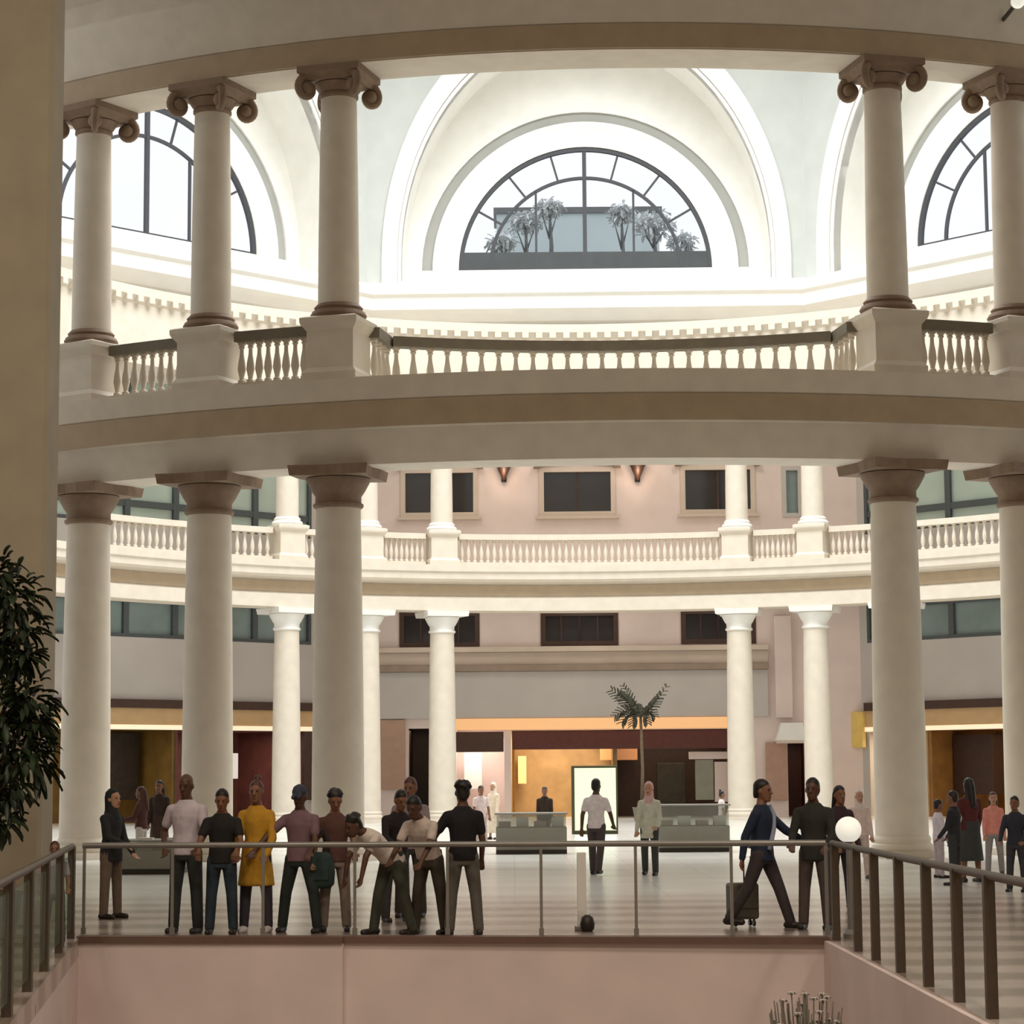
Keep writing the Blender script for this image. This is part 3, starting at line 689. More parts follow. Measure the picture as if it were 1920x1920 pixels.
# wide bay: balcony bowing into the rotunda
bow = []
e0 = Vector((-RR * math.sin(ANG[1]) + .75, -RR * math.cos(ANG[1]) + .3, 0))
ctrl = [(e0.x, e0.y), (e0.x + .25, e0.y + 1.5)] + [(-5.2 + 10.4 * k / 12, -21.45 + .9 * (1 - ((k - 6) / 6) ** 2)) for k in range(13)] + [(-e0.x - .25, e0.y + 1.5), (-e0.x, e0.y)]
balustrade('long balustrade of the bowed balcony below the middle arched window', [l2w(x, y) for x, y in ctrl], 34, 10.9)
sl = MB(); poly = [l2w(x, y) for x, y in [(-6.0, -22.9)] + [(x, y + .25) for x, y in ctrl[1:-1]] + [(6.0, -22.9)]]; n = len(poly)
sl.add([(p.x, p.y, 10.55) for p in poly] + [(p.x, p.y, 10.898) for p in poly], [tuple(reversed(range(n))), tuple(range(n, 2 * n))] + [(k, (k + 1) % n, (k + 1) % n + n, k + n) for k in range(n)])
struct(sl.build('floor_balcony', STONE), 'floor slab of the bowed balcony', 'floor')
spans = [(-ANG[3] + dA, -ANG[2] - dA, 8, 'between the outer left white gallery columns'), (-ANG[2] + dA, -ANG[1] - dA, 8, 'just left of the left dark window'), (-ANG[1] + dA, ANG[1] - dA, 40, 'across the middle under the dark windows'),
         (ANG[1] + dA, ANG[2] - dA, 8, 'between the two right white gallery columns'), (ANG[2] + dA, ANG[3] - dA, 8, 'behind the right tan column'), (-.98, -ANG[3] - dA, 26, 'seen between the tan columns by the left pier'), (ANG[3] + dA, .98, 26, 'seen between the right pair of tan columns')]
for a0, a1, n, lab in spans:
    balustrade('white far balcony balustrade ' + lab, arc_pts(a0, a1, 1, n=16), n, 10.9, railm=STONE)

# ================================================================== RAILINGS ROUND THE COURT
def railing(label, pts, posts, glassy, m, hgt=1.08, zb=-.05, pw=.045, name='railing'):
    t = thing(name, label, 'railing', pts[0])
    q = [Vector(p) - Vector(pts[0]) for p in pts]
    mb = MB(); mb.tube([p + Vector((0, 0, hgt)) for p in q], .035, 10); mb.build('hand_rail', STEEL if m is STEEL else m, t, smooth=True, auto=50)
    def pt(d):
        a = 0
        for i in range(len(q) - 1):
            s_ = (q[i + 1] - q[i]).length
            if d <= a + s_ + 1e-6: return q[i].lerp(q[i + 1], (d - a) / s_)
            a += s_
        return q[-1]
    P = [pt(d) for d in posts]
    for p in P:
        mb = MB(); mb.box(-pw / 2, pw / 2, -pw / 2, pw / 2, zb, hgt); mb.box(-pw * .8, pw * .8, -pw * .8, pw * .8, zb, zb + .08); mb.build('post', m, t, loc=p)
    if glassy:
        for a, b in zip(P[:-1], P[1:]):
            d = (b - a).normalized(); g_ = MB(); a2, b2 = a + d * .06, b - d * .06
            g_.beam(a2 + Vector((0, 0, .55)), b2 + Vector((0, 0, .55)), .014, .86); g_.build('glass_panel', RGLASS, t)
    return t
Lf = (VB - VA).length
railing('thin grey front railing that the crowd leans on', [VA + Vector((.02, .06, 0)), VB + Vector((0, .06, 0))], [Lf * k / 8 + (.02 if k == 0 else 0) for k in range(9)], False, STEEL, zb=.03, pw=.035)
rp = [26.3, 24.65, 23.45, 21.96, 20.5, 19.1, 17.8, 16.26, 14.8]
railing('dark bronze post railing running towards the camera on the right', [Vector((3.63, 26.5, 0)), Vector((3.63, 14.6, 0))], [26.5 - y for y in rp], False, BRONZE, zb=-.2, pw=.085)
lp = [27.5, 25.2, 22.8, 20.6, 18.4, 16.8]
dl = (VD - VA).normalized()
railing('greenish glass railing with brown posts on the left', [VA + Vector((-.06, -.2, 0)), VA + Vector((-.06, 0, 0)) + dl * 11.2], [27.55 - y for y in lp], True, BRONZE, zb=-.2, pw=.08)
gp_ = at(1593, 1556, 26.52)
gl = thing('globe_lamp', 'white globe lamp at the right corner of the railing', 'lamp', (gp_.x, 26.62, 0))
mb = MB(); mb.ell((0, 0, gp_.z), (.15, .15, .15), 24, 14); mb.build('globe', GLOBE, gl, smooth=True)
mb = MB(); mb.lathe([(.09, 0), (.09, .05), (.035, .1), (.03, gp_.z - .17), (.07, gp_.z - .13)], 14); mb.build('stem', STEEL, gl, smooth=True, auto=40)
gp_ = ground(1093, 1748); z1_ = at(1093, 1600, gp_.y).z
wp = thing('bollard', 'white square marker post behind the front railing', 'post', (gp_.x, gp_.y + .35, 0))
mb = MB(); mb.box(-.055, .055, -.055, .055, .06, z1_); mb.build('post', WHITE, wp, bevel=.01)
mb = MB(); mb.box(-.09, .09, -.09, .09, 0, .06); mb.build('foot', STEEL, wp, bevel=.01)
gp2 = ground(1104, 1752)
mb = MB(); mb.lathe([(.06, 0), (.085, .04), (.09, .1), (.07, .17), (.03, .2)], 16); tag(mb.build('door_stop', DARKM, None, (gp2.x, gp2.y + .5, 0), smooth=True, auto=40), 'small dark rounded block at the foot of the white post', 'block')

# ================================================================== PLANTS
def leaf(mb, base, d, ln, wd, droop=.3):
    d = Vector(d).normalized(); side = d.cross(Vector((0, 0, 1)));
    side = side.normalized() if side.length > .05 else Vector((1, 0, 0))
    up = side.cross(d); pts = []
    for k, (t, w_) in enumerate(((0, .12), (.3, .9), (.6, 1.0), (.85, .55), (1, .03))):
        c = Vector(base) + d * ln * t - Vector((0, 0, 1)) * droop * ln * t * t
        pts += [c - side * wd / 2 * w_ + up * .02, c - up * wd * .1, c + side * wd / 2 * w_ + up * .02]
    mb.add(pts, [(3 * k + j, 3 * k + j + 1, 3 * k + j + 4, 3 * k + j + 3) for k in range(4) for j in range(2)])
tp = at(-30, 1330, 27.2)
tr = thing('potted_tree', 'dark green broad-leaved tree in front of the left pier', 'tree', (tp.x, 27.2 + .3, 0))
mb = MB(); mb.lathe([(.34, 0), (.42, .5), (.46, .56), (.42, .56), (.40, .48), (.1, .47)], 24); mb.build('pot', TERRA, tr, smooth=True, auto=40)
mb = MB(); mb.tube([(0, 0, .4), (.04, 0, 1.2), (-.03, .05, 2.2), (.02, 0, 3.2), (0, 0, 4.2)], [.07, .06, .05, .04, .02], 10)
rng = random.Random(3)
clus = []
for (px, py, r) in ((20, 1120, .42), (40, 1180, .3), (-20, 1090, .4), (5, 1330, .34), (50, 1310, .32), (30, 1400, .42), (60, 1420, .26), (10, 1470, .32), (5, 1220, .22), (-60, 1240, .5), (-70, 1400, .5), (4, 1540, .2), (70, 1350, .22), (-40, 1500, .35), (48, 1230, .14)):
    c = at(px, py, 27.4) - Vector((tp.x, 27.5, 0)); clus.append((c, r)); mb.tube([(0, 0, max(.9, c.z - .7)), c * .6 + Vector((0, 0, c.z * .35)), c], [.03, .02, .008], 6)
mb.build('trunk', BARK, tr, smooth=True)
mb = MB()
for c, r in clus:
    for k in range(int(90 * r / .4)):
        v = Vector((rng.gauss(0, 1), rng.gauss(0, 1), rng.gauss(0, 1))).normalized(); p = c + v * r * rng.uniform(.2, 1)
        leaf(mb, p, v + Vector((0, 0, rng.uniform(-.5, .4))), rng.uniform(.14, .24), rng.uniform(.06, .1), rng.uniform(.2, .7))
mb.build('foliage', LEAF, tr, smooth=True)
# palm in front of the middle shop
pp = ground(1204, 1541)
zc = at(1204, 1345, pp.y).z; sc_ = pp.y / FPX
pl = thing('palm', 'thin dark palm with upswept fronds before the glowing shop strip', 'palm', (pp.x, pp.y, 0))
mb = MB(); mb.lathe([(.3, 0), (.38, .55), (.42, .6), (.36, .6), (.1, .5)], 20); mb.build('pot', TERRA, pl, smooth=True, auto=40)
mb = MB(); mb.tube([(0, 0, .5), (.05, 0, zc * .5), (0, 0, zc)], [.09, .07, .06], 10); mb.build('trunk', BARK, pl, smooth=True)
def frond(mb, base, tip, sag, wd):
    base, tip = Vector(base), Vector(tip); n_ = 9; pts = []
    for k in range(n_ + 1):
        t = k / n_; pts.append(base.lerp(tip, t) + Vector((0, 0, sag * 4 * t * (1 - t))))
    mb.tube(pts, [.03 * (1 - .8 * k / n_) for k in range(n_ + 1)], 6)
    for k in range(1, n_ + 1):
        d = (pts[k] - pts[k - 1]).normalized(); s_ = d.cross(Vector((0, 1, 0))).normalized()
        for sg in (-1, 1):
            leaf(mb, pts[k], d * .8 + s_ * sg * .7 + Vector((0, rng.uniform(-.3, .3), 0)), wd * (1.15 - .5 * abs(2 * k / n_ - 1)), wd * .42, .15)
b0 = (0, 0, zc)
for k, (dx, dz, sag, wd, dy) in enumerate(((-52, 50, .1, .42, .1), (-40, 40, .12, .4, -.4), (-30, 58, .05, .3, .2), (48, 56, -.1, .3, .1), (36, 40, -.08, .34, -.3), (-46, 4, .22, .4, -.2), (-34, -8, .25, .4, .4), (24, 2, .2, .36, -.3), (14, -10, .2, .34, .4), (-15, -14, .2, .34, .3), (-8, 20, .1, .3, -.6))):
    f = MB(); frond(f, b0, (dx * sc_, dy, zc + dz * sc_), sag, wd); f.build('frond', PALML, pl, smooth=True)
# grey and white plant in the court
fp = at(1512, 1868, 20.5)
fl = thing('potted_plant', 'grey leafed plant with white blooms at the foot of the picture', 'plant', (fp.x, 20.5, -2.4))
hz_ = fp.z + 2.4
mb = MB(); mb.lathe([(.2, 0), (.28, .6), (.31, .66), (.26, .66), (.05, .6)], 20); mb.build('pot', TERRA, fl, smooth=True, auto=40)
mb = MB(); mb2 = MB()
for k in range(60):
    v = Vector((rng.uniform(-.26, .26), rng.uniform(-.22, .22), 0)); top_ = Vector((v.x * 1.2, v.y * 1.2, hz_ + rng.uniform(-.2, .04) - abs(v.x) * .3))
    mb.tube([(v.x * .3, v.y * .3, .62), (v.x * .8, v.y * .8, hz_ * .6), top_], [.012, .01, .006], 5)
    for j in range(4): leaf(mb, Vector((v.x * .9, v.y * .9, hz_ * (.5 + .12 * j))), (rng.gauss(0, 1), rng.gauss(0, 1), .6), .16, .06)
    if k % 4 == 0:
        for j in range(5): leaf(mb2, top_, (math.cos(j * 1.256), math.sin(j * 1.256), .5), .05, .035)
mb.build('foliage', mat('grey_leaf', (106, 100, 90), .7, .25, 5), fl, smooth=True); mb2.build('blossom', WHITE, fl, smooth=True)

# ================================================================== COUNTERS AND SIGN
def counter(label, x0, x1, ytop, ybot, dep, glassf):
    p0_, p1_ = ground(x0, ybot), ground(x1, ybot); zt = at((x0 + x1) / 2, ytop, p0_.y).z
    w_ = (p1_.x - p0_.x); t = thing('display_counter', label, 'counter', ((p0_.x + p1_.x) / 2, p0_.y, 0))
    zs = zt * (1 - glassf)
    mb = MB(); mb.box(-w_ / 2, w_ / 2, 0, dep, 0, .1); mb.build('plinth', DARKM, t)
    mb = MB(); mb.box(-w_ / 2, w_ / 2, 0, dep, .1, zs); mb.build('body', mat('grey_counter', (138, 136, 126), .5, .08, 2), t, bevel=.015)
    mb = MB(); mb.box(-w_ / 2 + .02, w_ / 2 - .02, .02, dep - .02, zs, zt - .04); mb.build('glass_case', CASEGL, t)
    mb = MB(); mb.box(-w_ / 2 - .03, w_ / 2 + .03, -.03, dep + .03, zt - .04, zt); mb.build('top', STEEL, t, bevel=.01)
    for k in range(4):
        u = -w_ / 2 + w_ * (k + .5) / 4; mb = MB(); mb.box(u - .15, u + .15, .2, .5, zs, zs + .14 + .1 * (k % 2)); mb.build('display_box', WHITE if k % 2 else BEIGE, t)
counter('long grey glass display counter right of the two walkers', 1236, 1372, 1508, 1598, 1.0, .45)
counter('low grey brown display counter left of the white sign', 930, 1064, 1524, 1602, 1.0, .35)
counter('pale display counter in front of the olive shop', 226, 334, 1575, 1640, 1.2, .3)
sp0 = ground(1117, 1564); sz = at(1117, 1440, sp0.y).z; sw = 77 * sp0.y / FPX
sg = thing('advertising_sign', 'tall backlit white sign with green edge behind the white-shirted walker', 'sign', (sp0.x, sp0.y, 0))
mb = MB(); mb.box(-sw / 2 - .1, sw / 2 + .06, .02, .2, 0, sz + .08); mb.build('case', mat('green_brown_case', (66, 62, 34), .5, .1, 3), sg, bevel=.02)
mb = MB(); mb.box(-sw / 2, sw / 2, -.02, .02, .12, sz); mb.build('lit_panel', SIGNW, sg)

# ================================================================== BEYOND THE LUNETTE
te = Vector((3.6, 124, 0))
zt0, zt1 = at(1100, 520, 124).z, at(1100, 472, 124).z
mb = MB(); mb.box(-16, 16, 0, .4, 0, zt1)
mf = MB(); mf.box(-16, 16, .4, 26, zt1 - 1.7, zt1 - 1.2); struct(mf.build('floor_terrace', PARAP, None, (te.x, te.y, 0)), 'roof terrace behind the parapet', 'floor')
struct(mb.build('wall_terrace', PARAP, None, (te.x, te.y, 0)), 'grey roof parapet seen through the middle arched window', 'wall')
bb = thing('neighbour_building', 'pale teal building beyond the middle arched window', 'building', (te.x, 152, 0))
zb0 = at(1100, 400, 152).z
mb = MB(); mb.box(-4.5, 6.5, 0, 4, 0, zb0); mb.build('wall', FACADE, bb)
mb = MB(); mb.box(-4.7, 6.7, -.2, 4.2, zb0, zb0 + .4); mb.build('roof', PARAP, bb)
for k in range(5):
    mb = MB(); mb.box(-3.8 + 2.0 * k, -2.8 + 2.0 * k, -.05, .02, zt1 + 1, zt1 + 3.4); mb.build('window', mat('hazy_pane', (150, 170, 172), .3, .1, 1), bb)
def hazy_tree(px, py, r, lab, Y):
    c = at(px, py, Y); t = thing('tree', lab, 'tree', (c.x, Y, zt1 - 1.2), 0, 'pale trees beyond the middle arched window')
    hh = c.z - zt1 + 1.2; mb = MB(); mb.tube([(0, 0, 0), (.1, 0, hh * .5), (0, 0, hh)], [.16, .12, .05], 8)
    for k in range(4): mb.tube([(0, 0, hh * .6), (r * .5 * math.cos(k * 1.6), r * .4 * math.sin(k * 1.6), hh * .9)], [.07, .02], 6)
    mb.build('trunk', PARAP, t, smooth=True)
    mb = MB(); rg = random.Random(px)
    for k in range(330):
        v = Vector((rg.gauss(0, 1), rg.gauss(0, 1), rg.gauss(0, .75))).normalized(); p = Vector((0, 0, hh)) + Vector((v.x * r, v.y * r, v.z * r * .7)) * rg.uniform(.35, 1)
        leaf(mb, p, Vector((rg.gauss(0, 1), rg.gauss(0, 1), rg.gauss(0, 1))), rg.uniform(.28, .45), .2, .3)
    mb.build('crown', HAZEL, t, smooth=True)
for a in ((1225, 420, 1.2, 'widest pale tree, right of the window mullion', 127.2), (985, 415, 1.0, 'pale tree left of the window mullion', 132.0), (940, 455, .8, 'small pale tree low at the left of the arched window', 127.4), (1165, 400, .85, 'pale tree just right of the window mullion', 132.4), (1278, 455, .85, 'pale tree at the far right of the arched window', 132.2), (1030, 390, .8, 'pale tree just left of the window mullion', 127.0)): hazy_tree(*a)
lp_ = at(1908, 3, 50.6)
lt_ = thing('wall_lamp', 'small bright round lamp in the top right corner', 'lamp', (lp_.x, lp_.y, lp_.z))
mb = MB(); mb.ell((0, 0, 0), (.16, .16, .16), 16, 10); mb.build('globe', GLOBE, lt_, smooth=True)
mb = MB(); mb.tube([(0, .1, 0), (0, 1.6, .1)], .05, 8); mb.build('arm', DARKM, lt_)

# ================================================================== PEOPLE
QUEUE = []
def soft(mb, name, m, parent, voxel, it=3):
    o = mb.build(name, m, parent)
    r = o.modifiers.new('remesh', 'REMESH'); r.mode = 'VOXEL'; r.voxel_size = voxel; r.use_smooth_shade = True
    if it:
        sm = o.modifiers.new('smooth', 'SMOOTH'); sm.factor = .5; sm.iterations = it
    QUEUE.append(o); return o
def cloth(name, rgb): return mat('cloth_' + name, rgb, .85, .1, 14, bump=.25)
SKIN = [mat('skin_deep', (92, 62, 46), .55, .06, 10), mat('skin_brown', (132, 92, 68), .55, .06, 10), mat('skin_light', (188, 144, 118), .55, .06, 10)]
HAIRB = mat('hair_black', (26, 20, 18), .5, .25, 30)
HAIRR = mat('hair_brown', (78, 44, 34), .5, .25, 30)
EYEM = mat('eye_dark', (30, 22, 20), .3, .1, 10); LIPM = mat('lip', (120, 66, 60), .5, .05, 10)
def person(label, px, py, ptop=None, H=None, face=180, lean=0, arms=((8, 8, 18, 2), (8, 8, 18, 2)), legs=((0, 5, 0), (0, 5, 0)), head=(0, 0), skin=0, sex='m',
           top=((200, 200, 200), 'short'), bottom=((50, 50, 50), 'trousers'), hair='short', hairm=None, shoe=(40, 34, 30), hem=.86, scarf=None, strap=None, group=None, skirt_hem=.5):
    g = ground(px, py)
    if H is None: H = at(px, ptop, g.y).z
    root = thing('person', label, 'person', (g.x, g.y, 0), R_(face), group)
    S = H / 1.765
    ll = R_(lean)
    PV = Vector((0, 0, .93))
    def up(p):
        p = Vector(p) - PV
        return PV + Vector((p.x, p.y * math.cos(ll) + p.z * math.sin(ll), -p.y * math.sin(ll) + p.z * math.cos(ll)))
    # legs, then height of the pelvis above the feet
    LG = []
    for side, (fw, ot, kb) in zip((-1, 1), legs):
        hip = Vector((side * .09, 0, .90))
        def dr(a, b): return Vector((side * math.sin(R_(b)) * math.cos(R_(a)), math.sin(R_(a)), -math.cos(R_(a)) * math.cos(R_(b))))
        kn = hip + dr(fw, ot) * .42; an = kn + dr(fw - kb, ot * .6) * .41
        LG.append([hip, kn, an])
    low_ = min(l[2].z for l in LG) - .075
    def fix(v): return Vector((v.x * S, v.y * S, (v.z - low_) * S))
    def ring(z, rx, ry, yo=0, n=16, f=None):
        return [fix((f or up)((rx * math.cos(2 * PI * k / n), yo + ry * math.sin(2 * PI * k / n), z))) for k in range(n)]
    sh = .185 if sex == 'm' else .165
    hipw = .16 if sex == 'm' else .172
    TOR = [(.80, hipw * .88, .105), (.90, hipw, .118), (1.0, hipw * .94, .11), (1.1, .138 if sex == 'm' else .122, .10), (1.2, .15 if sex == 'm' else .138, .11), (1.3, sh * .92, .118), (1.37, sh * .9, .104), (1.425, sh * .66, .084), (1.475, .078, .062)]
    body = MB()
    body.loft([ring(*t) for t in TOR] + [ring(1.54, .053, .056, .008), ring(1.60, .05, .054, .015)])
    HC = up((0, .02, 1.64)); hp, hy = R_(head[0]), R_(head[1])
    HM = Matrix.Rotation(hy, 3, 'Z') @ Matrix.Rotation(-hp - ll * .6, 3, 'X')
    def hd(p): return fix(HC + HM @ (Vector(p) * 1.08))
    HS = [(-.118, .028, .03, .052), (-.098, .047, .055, .038), (-.062, .06, .076, .018), (-.02, .068, .09, .004), (.03, .073, .096, 0), (.07, .069, .09, -.005), (.10, .05, .066, -.008), (.122, .015, .02, -.01)]
    def hring(z, rx, ry, yo, n=14): return [hd((rx * math.cos(2 * PI * k / n), yo + ry * math.sin(2 * PI * k / n), z)) for k in range(n)]
    body.loft([hring(*h_) for h_ in HS])
    body.cap(hd((0, .088, .012)), hd((0, .108, -.028)), .010 * S, .016 * S, 8)
    body.cap(hd((-.036, .082, .034)), hd((.036, .082, .034)), .013 * S, .013 * S, 8)
    for sd in (-1, 1): body.ell(hd((sd * .074, -.004, -.008)), (.014 * S, .022 * S, .033 * S), 8, 6)
    body.cap(fix(up((0, 0, 1.46))), hd((0, -.01, -.06)), .056 * S, .052 * S, 12)
    AR = []
    for side, (ua, ub, fa, fb) in zip((-1, 1), arms):
        shp = up((side * sh, 0, 1.372))
        def da(a, b): return Vector((side * math.sin(R_(b)), math.cos(R_(b)) * math.sin(R_(a)), -math.cos(R_(b)) * math.cos(R_(a))))
        el = shp + da(ua, ub) * .29; fd = da(fa, fb); wr = el + fd * .25
        AR.append((shp, el, wr))
        shp, el, wr = fix(shp), fix(el), fix(wr)
        body.cap(fix(up((side * sh * .6, 0, 1.375))), shp, .056 * S, .05 * S, 12); body.cap(shp, el, .05 * S, .04 * S, 12); body.cap(el, wr, .041 * S, .028 * S, 12)
        lat = fd.cross(Vector((0, 1, 0) if abs(fd.y) < .8 else (0, 0, 1))).normalized(); nrm = fd.cross(lat).normalized()
        if nrm.y < 0 and abs(fd.y) < .8: nrm = -nrm
        if abs(fd.y) >= .8: nrm = Vector((0, 0, -1)) - fd * fd.dot(Vector((0, 0, -1))); nrm.normalize(); lat = fd.cross(nrm)
        pe = wr + fd * .085 * S
        for q in (-.022, 0, .022): body.cap(wr + lat * q * .6 * S, pe + lat * q * S, .019 * S, .019 * S, 8)
        for j, (q, ln) in enumerate(((-.033, .058), (-.011, .072), (.011, .078), (.033, .070))):
            f0 = pe + lat * q * S; f1 = f0 + (fd * .92 + nrm * .3).normalized() * ln * .5 * S; f2 = f1 + (fd * .62 + nrm * .75).normalized() * ln * .5 * S
            body.cap(f0, f1, .0105 * S, .0095 * S, 7); body.cap(f1, f2, .0095 * S, .0085 * S, 7)
        th0 = wr + fd * .03 * S + lat * (-side) * .026 * S; th1 = th0 + (fd * .6 - lat * side * .8).normalized() * .04 * S; body.cap(th0, th1, .014 * S, .011 * S, 7); body.cap(th1, th1 + (fd * .9 + nrm * .35).normalized() * .032 * S, .011 * S, .0095 * S, 7)
    FT = []
    for hip, kn, an in LG:
        h_, k_, a_ = fix(hip), fix(kn), fix(an)
        body.cap(h_, k_, .085 * S, .055 * S, 14); body.cap(k_, k_.lerp(a_, .3), .054 * S, .056 * S, 14); body.cap(k_.lerp(a_, .3), a_, .056 * S, .038 * S, 14)
        heel = a_ + Vector((0, -.035 * S, -.04 * S)); toe = a_ + Vector((0, .155 * S, -.048 * S)); FT.append((heel, toe, a_))
        body.cap(heel, toe, .034 * S, .026 * S, 10)
    soft(body, 'body', SKIN[skin], root, .0095, 2)
    # clothes
    tm = cloth('_'.join(map(str, top[0])), top[0]); E1 = .016
    sht = MB(); secs = [(hem, hipw * .98 + E1, .118 + E1 + .004)] + [(z, rx + E1, ry + E1) for z, rx, ry in TOR if hem + .03 < z < 1.47] + [(1.485, .085, .072)]
    sht.loft([ring(*t) for t in secs])
    for (shp, el, wr), side in zip(AR, (-1, 1)):
        shp, el, wr = fix(shp), fix(el), fix(wr)
        sht.cap(fix(up((side * sh * .55, 0, 1.378))), shp, .066 * S, .061 * S, 12)
        if top[1] == 'short': sht.cap(shp, shp.lerp(el, .62), .061 * S, .06 * S, 12)
        else: sht.cap(shp, el, .061 * S, .052 * S, 12); sht.cap(el, wr, .053 * S, .04 * S, 12)
    bm_ = cloth('_'.join(map(str, bottom[0])), bottom[0])
    kind = bottom[1]
    tname = 'shirt' if top[1] == 'short' else 'jacket'
    def skirt(mb, z0, z1, w0, w1):
        rows = []
        for k in range(7):
            t = k / 6; z = z0 + (z1 - z0) * t; wv = w0 + (w1 - w0) * t
            yo = sum((l[0].lerp(l[1], min(1, max(0, (.9 - z) / .42))) if z > .48 else l[1].lerp(l[2], min(1, (.48 - z) / .41))).y for l in LG) / 2
            n = 24; rows.append([fix(Vector(((wv + .012 * t * math.sin(6 * a)) * math.cos(a), yo + (wv * .78 + .012 * t * math.cos(5 * a)) * math.sin(a), z))) for a in (2 * PI * q / n for q in range(n))])
        mb.loft(rows)
    if kind == 'dress':
        skirt(sht, 1.02, skirt_hem, .165, .215); tname = 'dress'
    soft(sht, tname, tm, root, .013, 4)
    if kind in ('trousers', 'dress'):
        tr_ = MB()
        if kind == 'trousers': tr_.loft([ring(z, rx + .012, ry + .012, f=lambda p: Vector(p)) for z, rx, ry in TOR[:3]] + [ring(1.03, hipw * .9 + .01, .115, f=lambda p: Vector(p))])
        lr = (.098, .072, .062) if kind == 'trousers' else (.092, .07, .056)
        for hip, kn, an in LG:
            h_, k_, a_ = fix(hip), fix(kn), fix(an)
            tr_.cap(h_, k_, lr[0] * S, lr[1] * S, 14); tr_.cap(k_, a_ + Vector((0, 0, .0)), lr[1] * S, lr[2] * S, 14)
        soft(tr_, 'trousers' if kind == 'trousers' else 'leggings', bm_, root, .013, 3)
    elif kind == 'skirt':
        sk = MB(); skirt(sk, 1.04, skirt_hem, .165, .235); soft(sk, 'skirt', bm_, root, .013, 3)
    shm = mat('shoe_%d_%d_%d' % tuple(shoe), shoe, .5, .08, 10)
    for heel, toe, a_ in FT:
        so = MB(); so.cap(heel + Vector((0, -.008, -.0)), toe, .046 * S, .04 * S, 12); so.cap(a_ + Vector((0, 0, -.02 * S)), a_ + Vector((0, .05 * S, -.045 * S)), .05 * S, .046 * S, 10)
        o = soft(so, 'shoe', shm, root, .011, 2)
        zmin = (heel.z - .046 * S)
    hm = hairm or HAIRB
    if hair != 'bald' and not scarf:
        hb = MB()
        def hs(z, k): return [(x.x, x.y, x.z) for x in hring(z, *k)]
        hb.loft([hring(.035, .079, .09, -.018), hring(.07, .078, .096, -.012), hring(.105, .062, .078, -.012), hring(.135, .025, .03, -.012)])
        hb.loft([hring(-.075, .045, .035, -.068), hring(-.03, .072, .06, -.05), hring(.03, .08, .08, -.028), hring(.075, .074, .085, -.02)])
        if hair == 'curly':
            for k in range(26):
                a, b = k * 2.4, .2 + .9 * (k / 26); v = (.082 * math.cos(a) * math.cos(b), -.015 + .1 * math.sin(a) * math.cos(b) * (.6 if math.sin(a) > 0 else 1), .045 + .085 * math.sin(b)); hb.ell(hd(v), (.028 * S,) * 3, 8, 6)
        if hair == 'long':
            hb.cap(hd((0, -.07, 0)), fix(up((0, -.12, 1.30))), .07 * S, .055 * S, 12)
            for sd in (-1, 1): hb.cap(hd((sd * .065, -.03, .02)), fix(up((sd * .08, -.06, 1.38))), .03 * S, .025 * S, 10)
        if hair == 'bun': hb.ell(hd((0, -.06, .15)), (.05 * S, .05 * S, .05 * S), 12, 8)
        if hair == 'cap':
            pass
        soft(hb, 'hair', hm, root, .011, 2)
    if hair == 'cap':
        cb = MB(); cb.loft([hring(.04, .083, .102, -.004), hring(.08, .08, .1, -.004), hring(.12, .06, .075, -.006), hring(.142, .02, .025, -.006)]); cb.cap(hd((-.03, .1, .045)), hd((-.03, .155, .035)), .03 * S, .025 * S, 8); cb.cap(hd((.03, .1, .045)), hd((.03, .155, .035)), .03 * S, .025 * S, 8)
        soft(cb, 'cap', cloth('cap', (58, 62, 78)), root, .011, 2)
    if scarf:
        sb = MB(); sb.loft([hring(-.13, .085, .08, -.03), hring(-.06, .08, .085, -.03), hring(.03, .086, .092, -.026), hring(.09, .075, .09, -.018), hring(.14, .03, .04, -.016)])
        sb.loft([ring(1.36, sh * .8, .13), ring(1.45, sh * .62, .11), ring(1.53, .085, .085, .0)])
        soft(sb, 'headscarf', cloth('_'.join(map(str, scarf)), scarf), root, .012, 3)
    ey = MB(); 
    for sd in (-1, 1): ey.ell(hd((sd * .03, .088, .012)), (.013 * S, .008 * S, .008 * S), 8, 6)
    ey.build('eyes', EYEM, root, smooth=True)
    mo = MB(); mo.ell(hd((0, .094, -.066)), (.024 * S, .009 * S, .008 * S), 10, 6); mo.build('mouth', LIPM, root, smooth=True)
    if strap:
        st = MB(); pts = [fix(up(p)) for p in ((-.1, .06, 1.47), (-.08, .125, 1.36), (-.02, .145, 1.2), (.04, .14, 1.08), (.1, .13, .96))]
        pts2 = [fix(up(p)) for p in ((-.1, .03, 1.47), (-.1, -.11, 1.36), (0, -.135, 1.2), (.1, -.12, .98))]
        st.tube(pts, .028 * S, 8); st.tube(pts2, .022 * S, 8); st.build('strap', cloth('_'.join(map(str, strap)), strap), root, smooth=True)
    hands = [root.matrix_basis @ fix(w_) for _, _, w_ in AR]
    Mr = Matrix.Translation(root.location) @ Matrix.Rotation(R_(face), 4, 'Z')
    return root, [Mr @ fix(w_) for _, _, w_ in AR]

RAIL = ((30, 14, 62, -6), (30, 14, 62, -6))        # hands on the rail
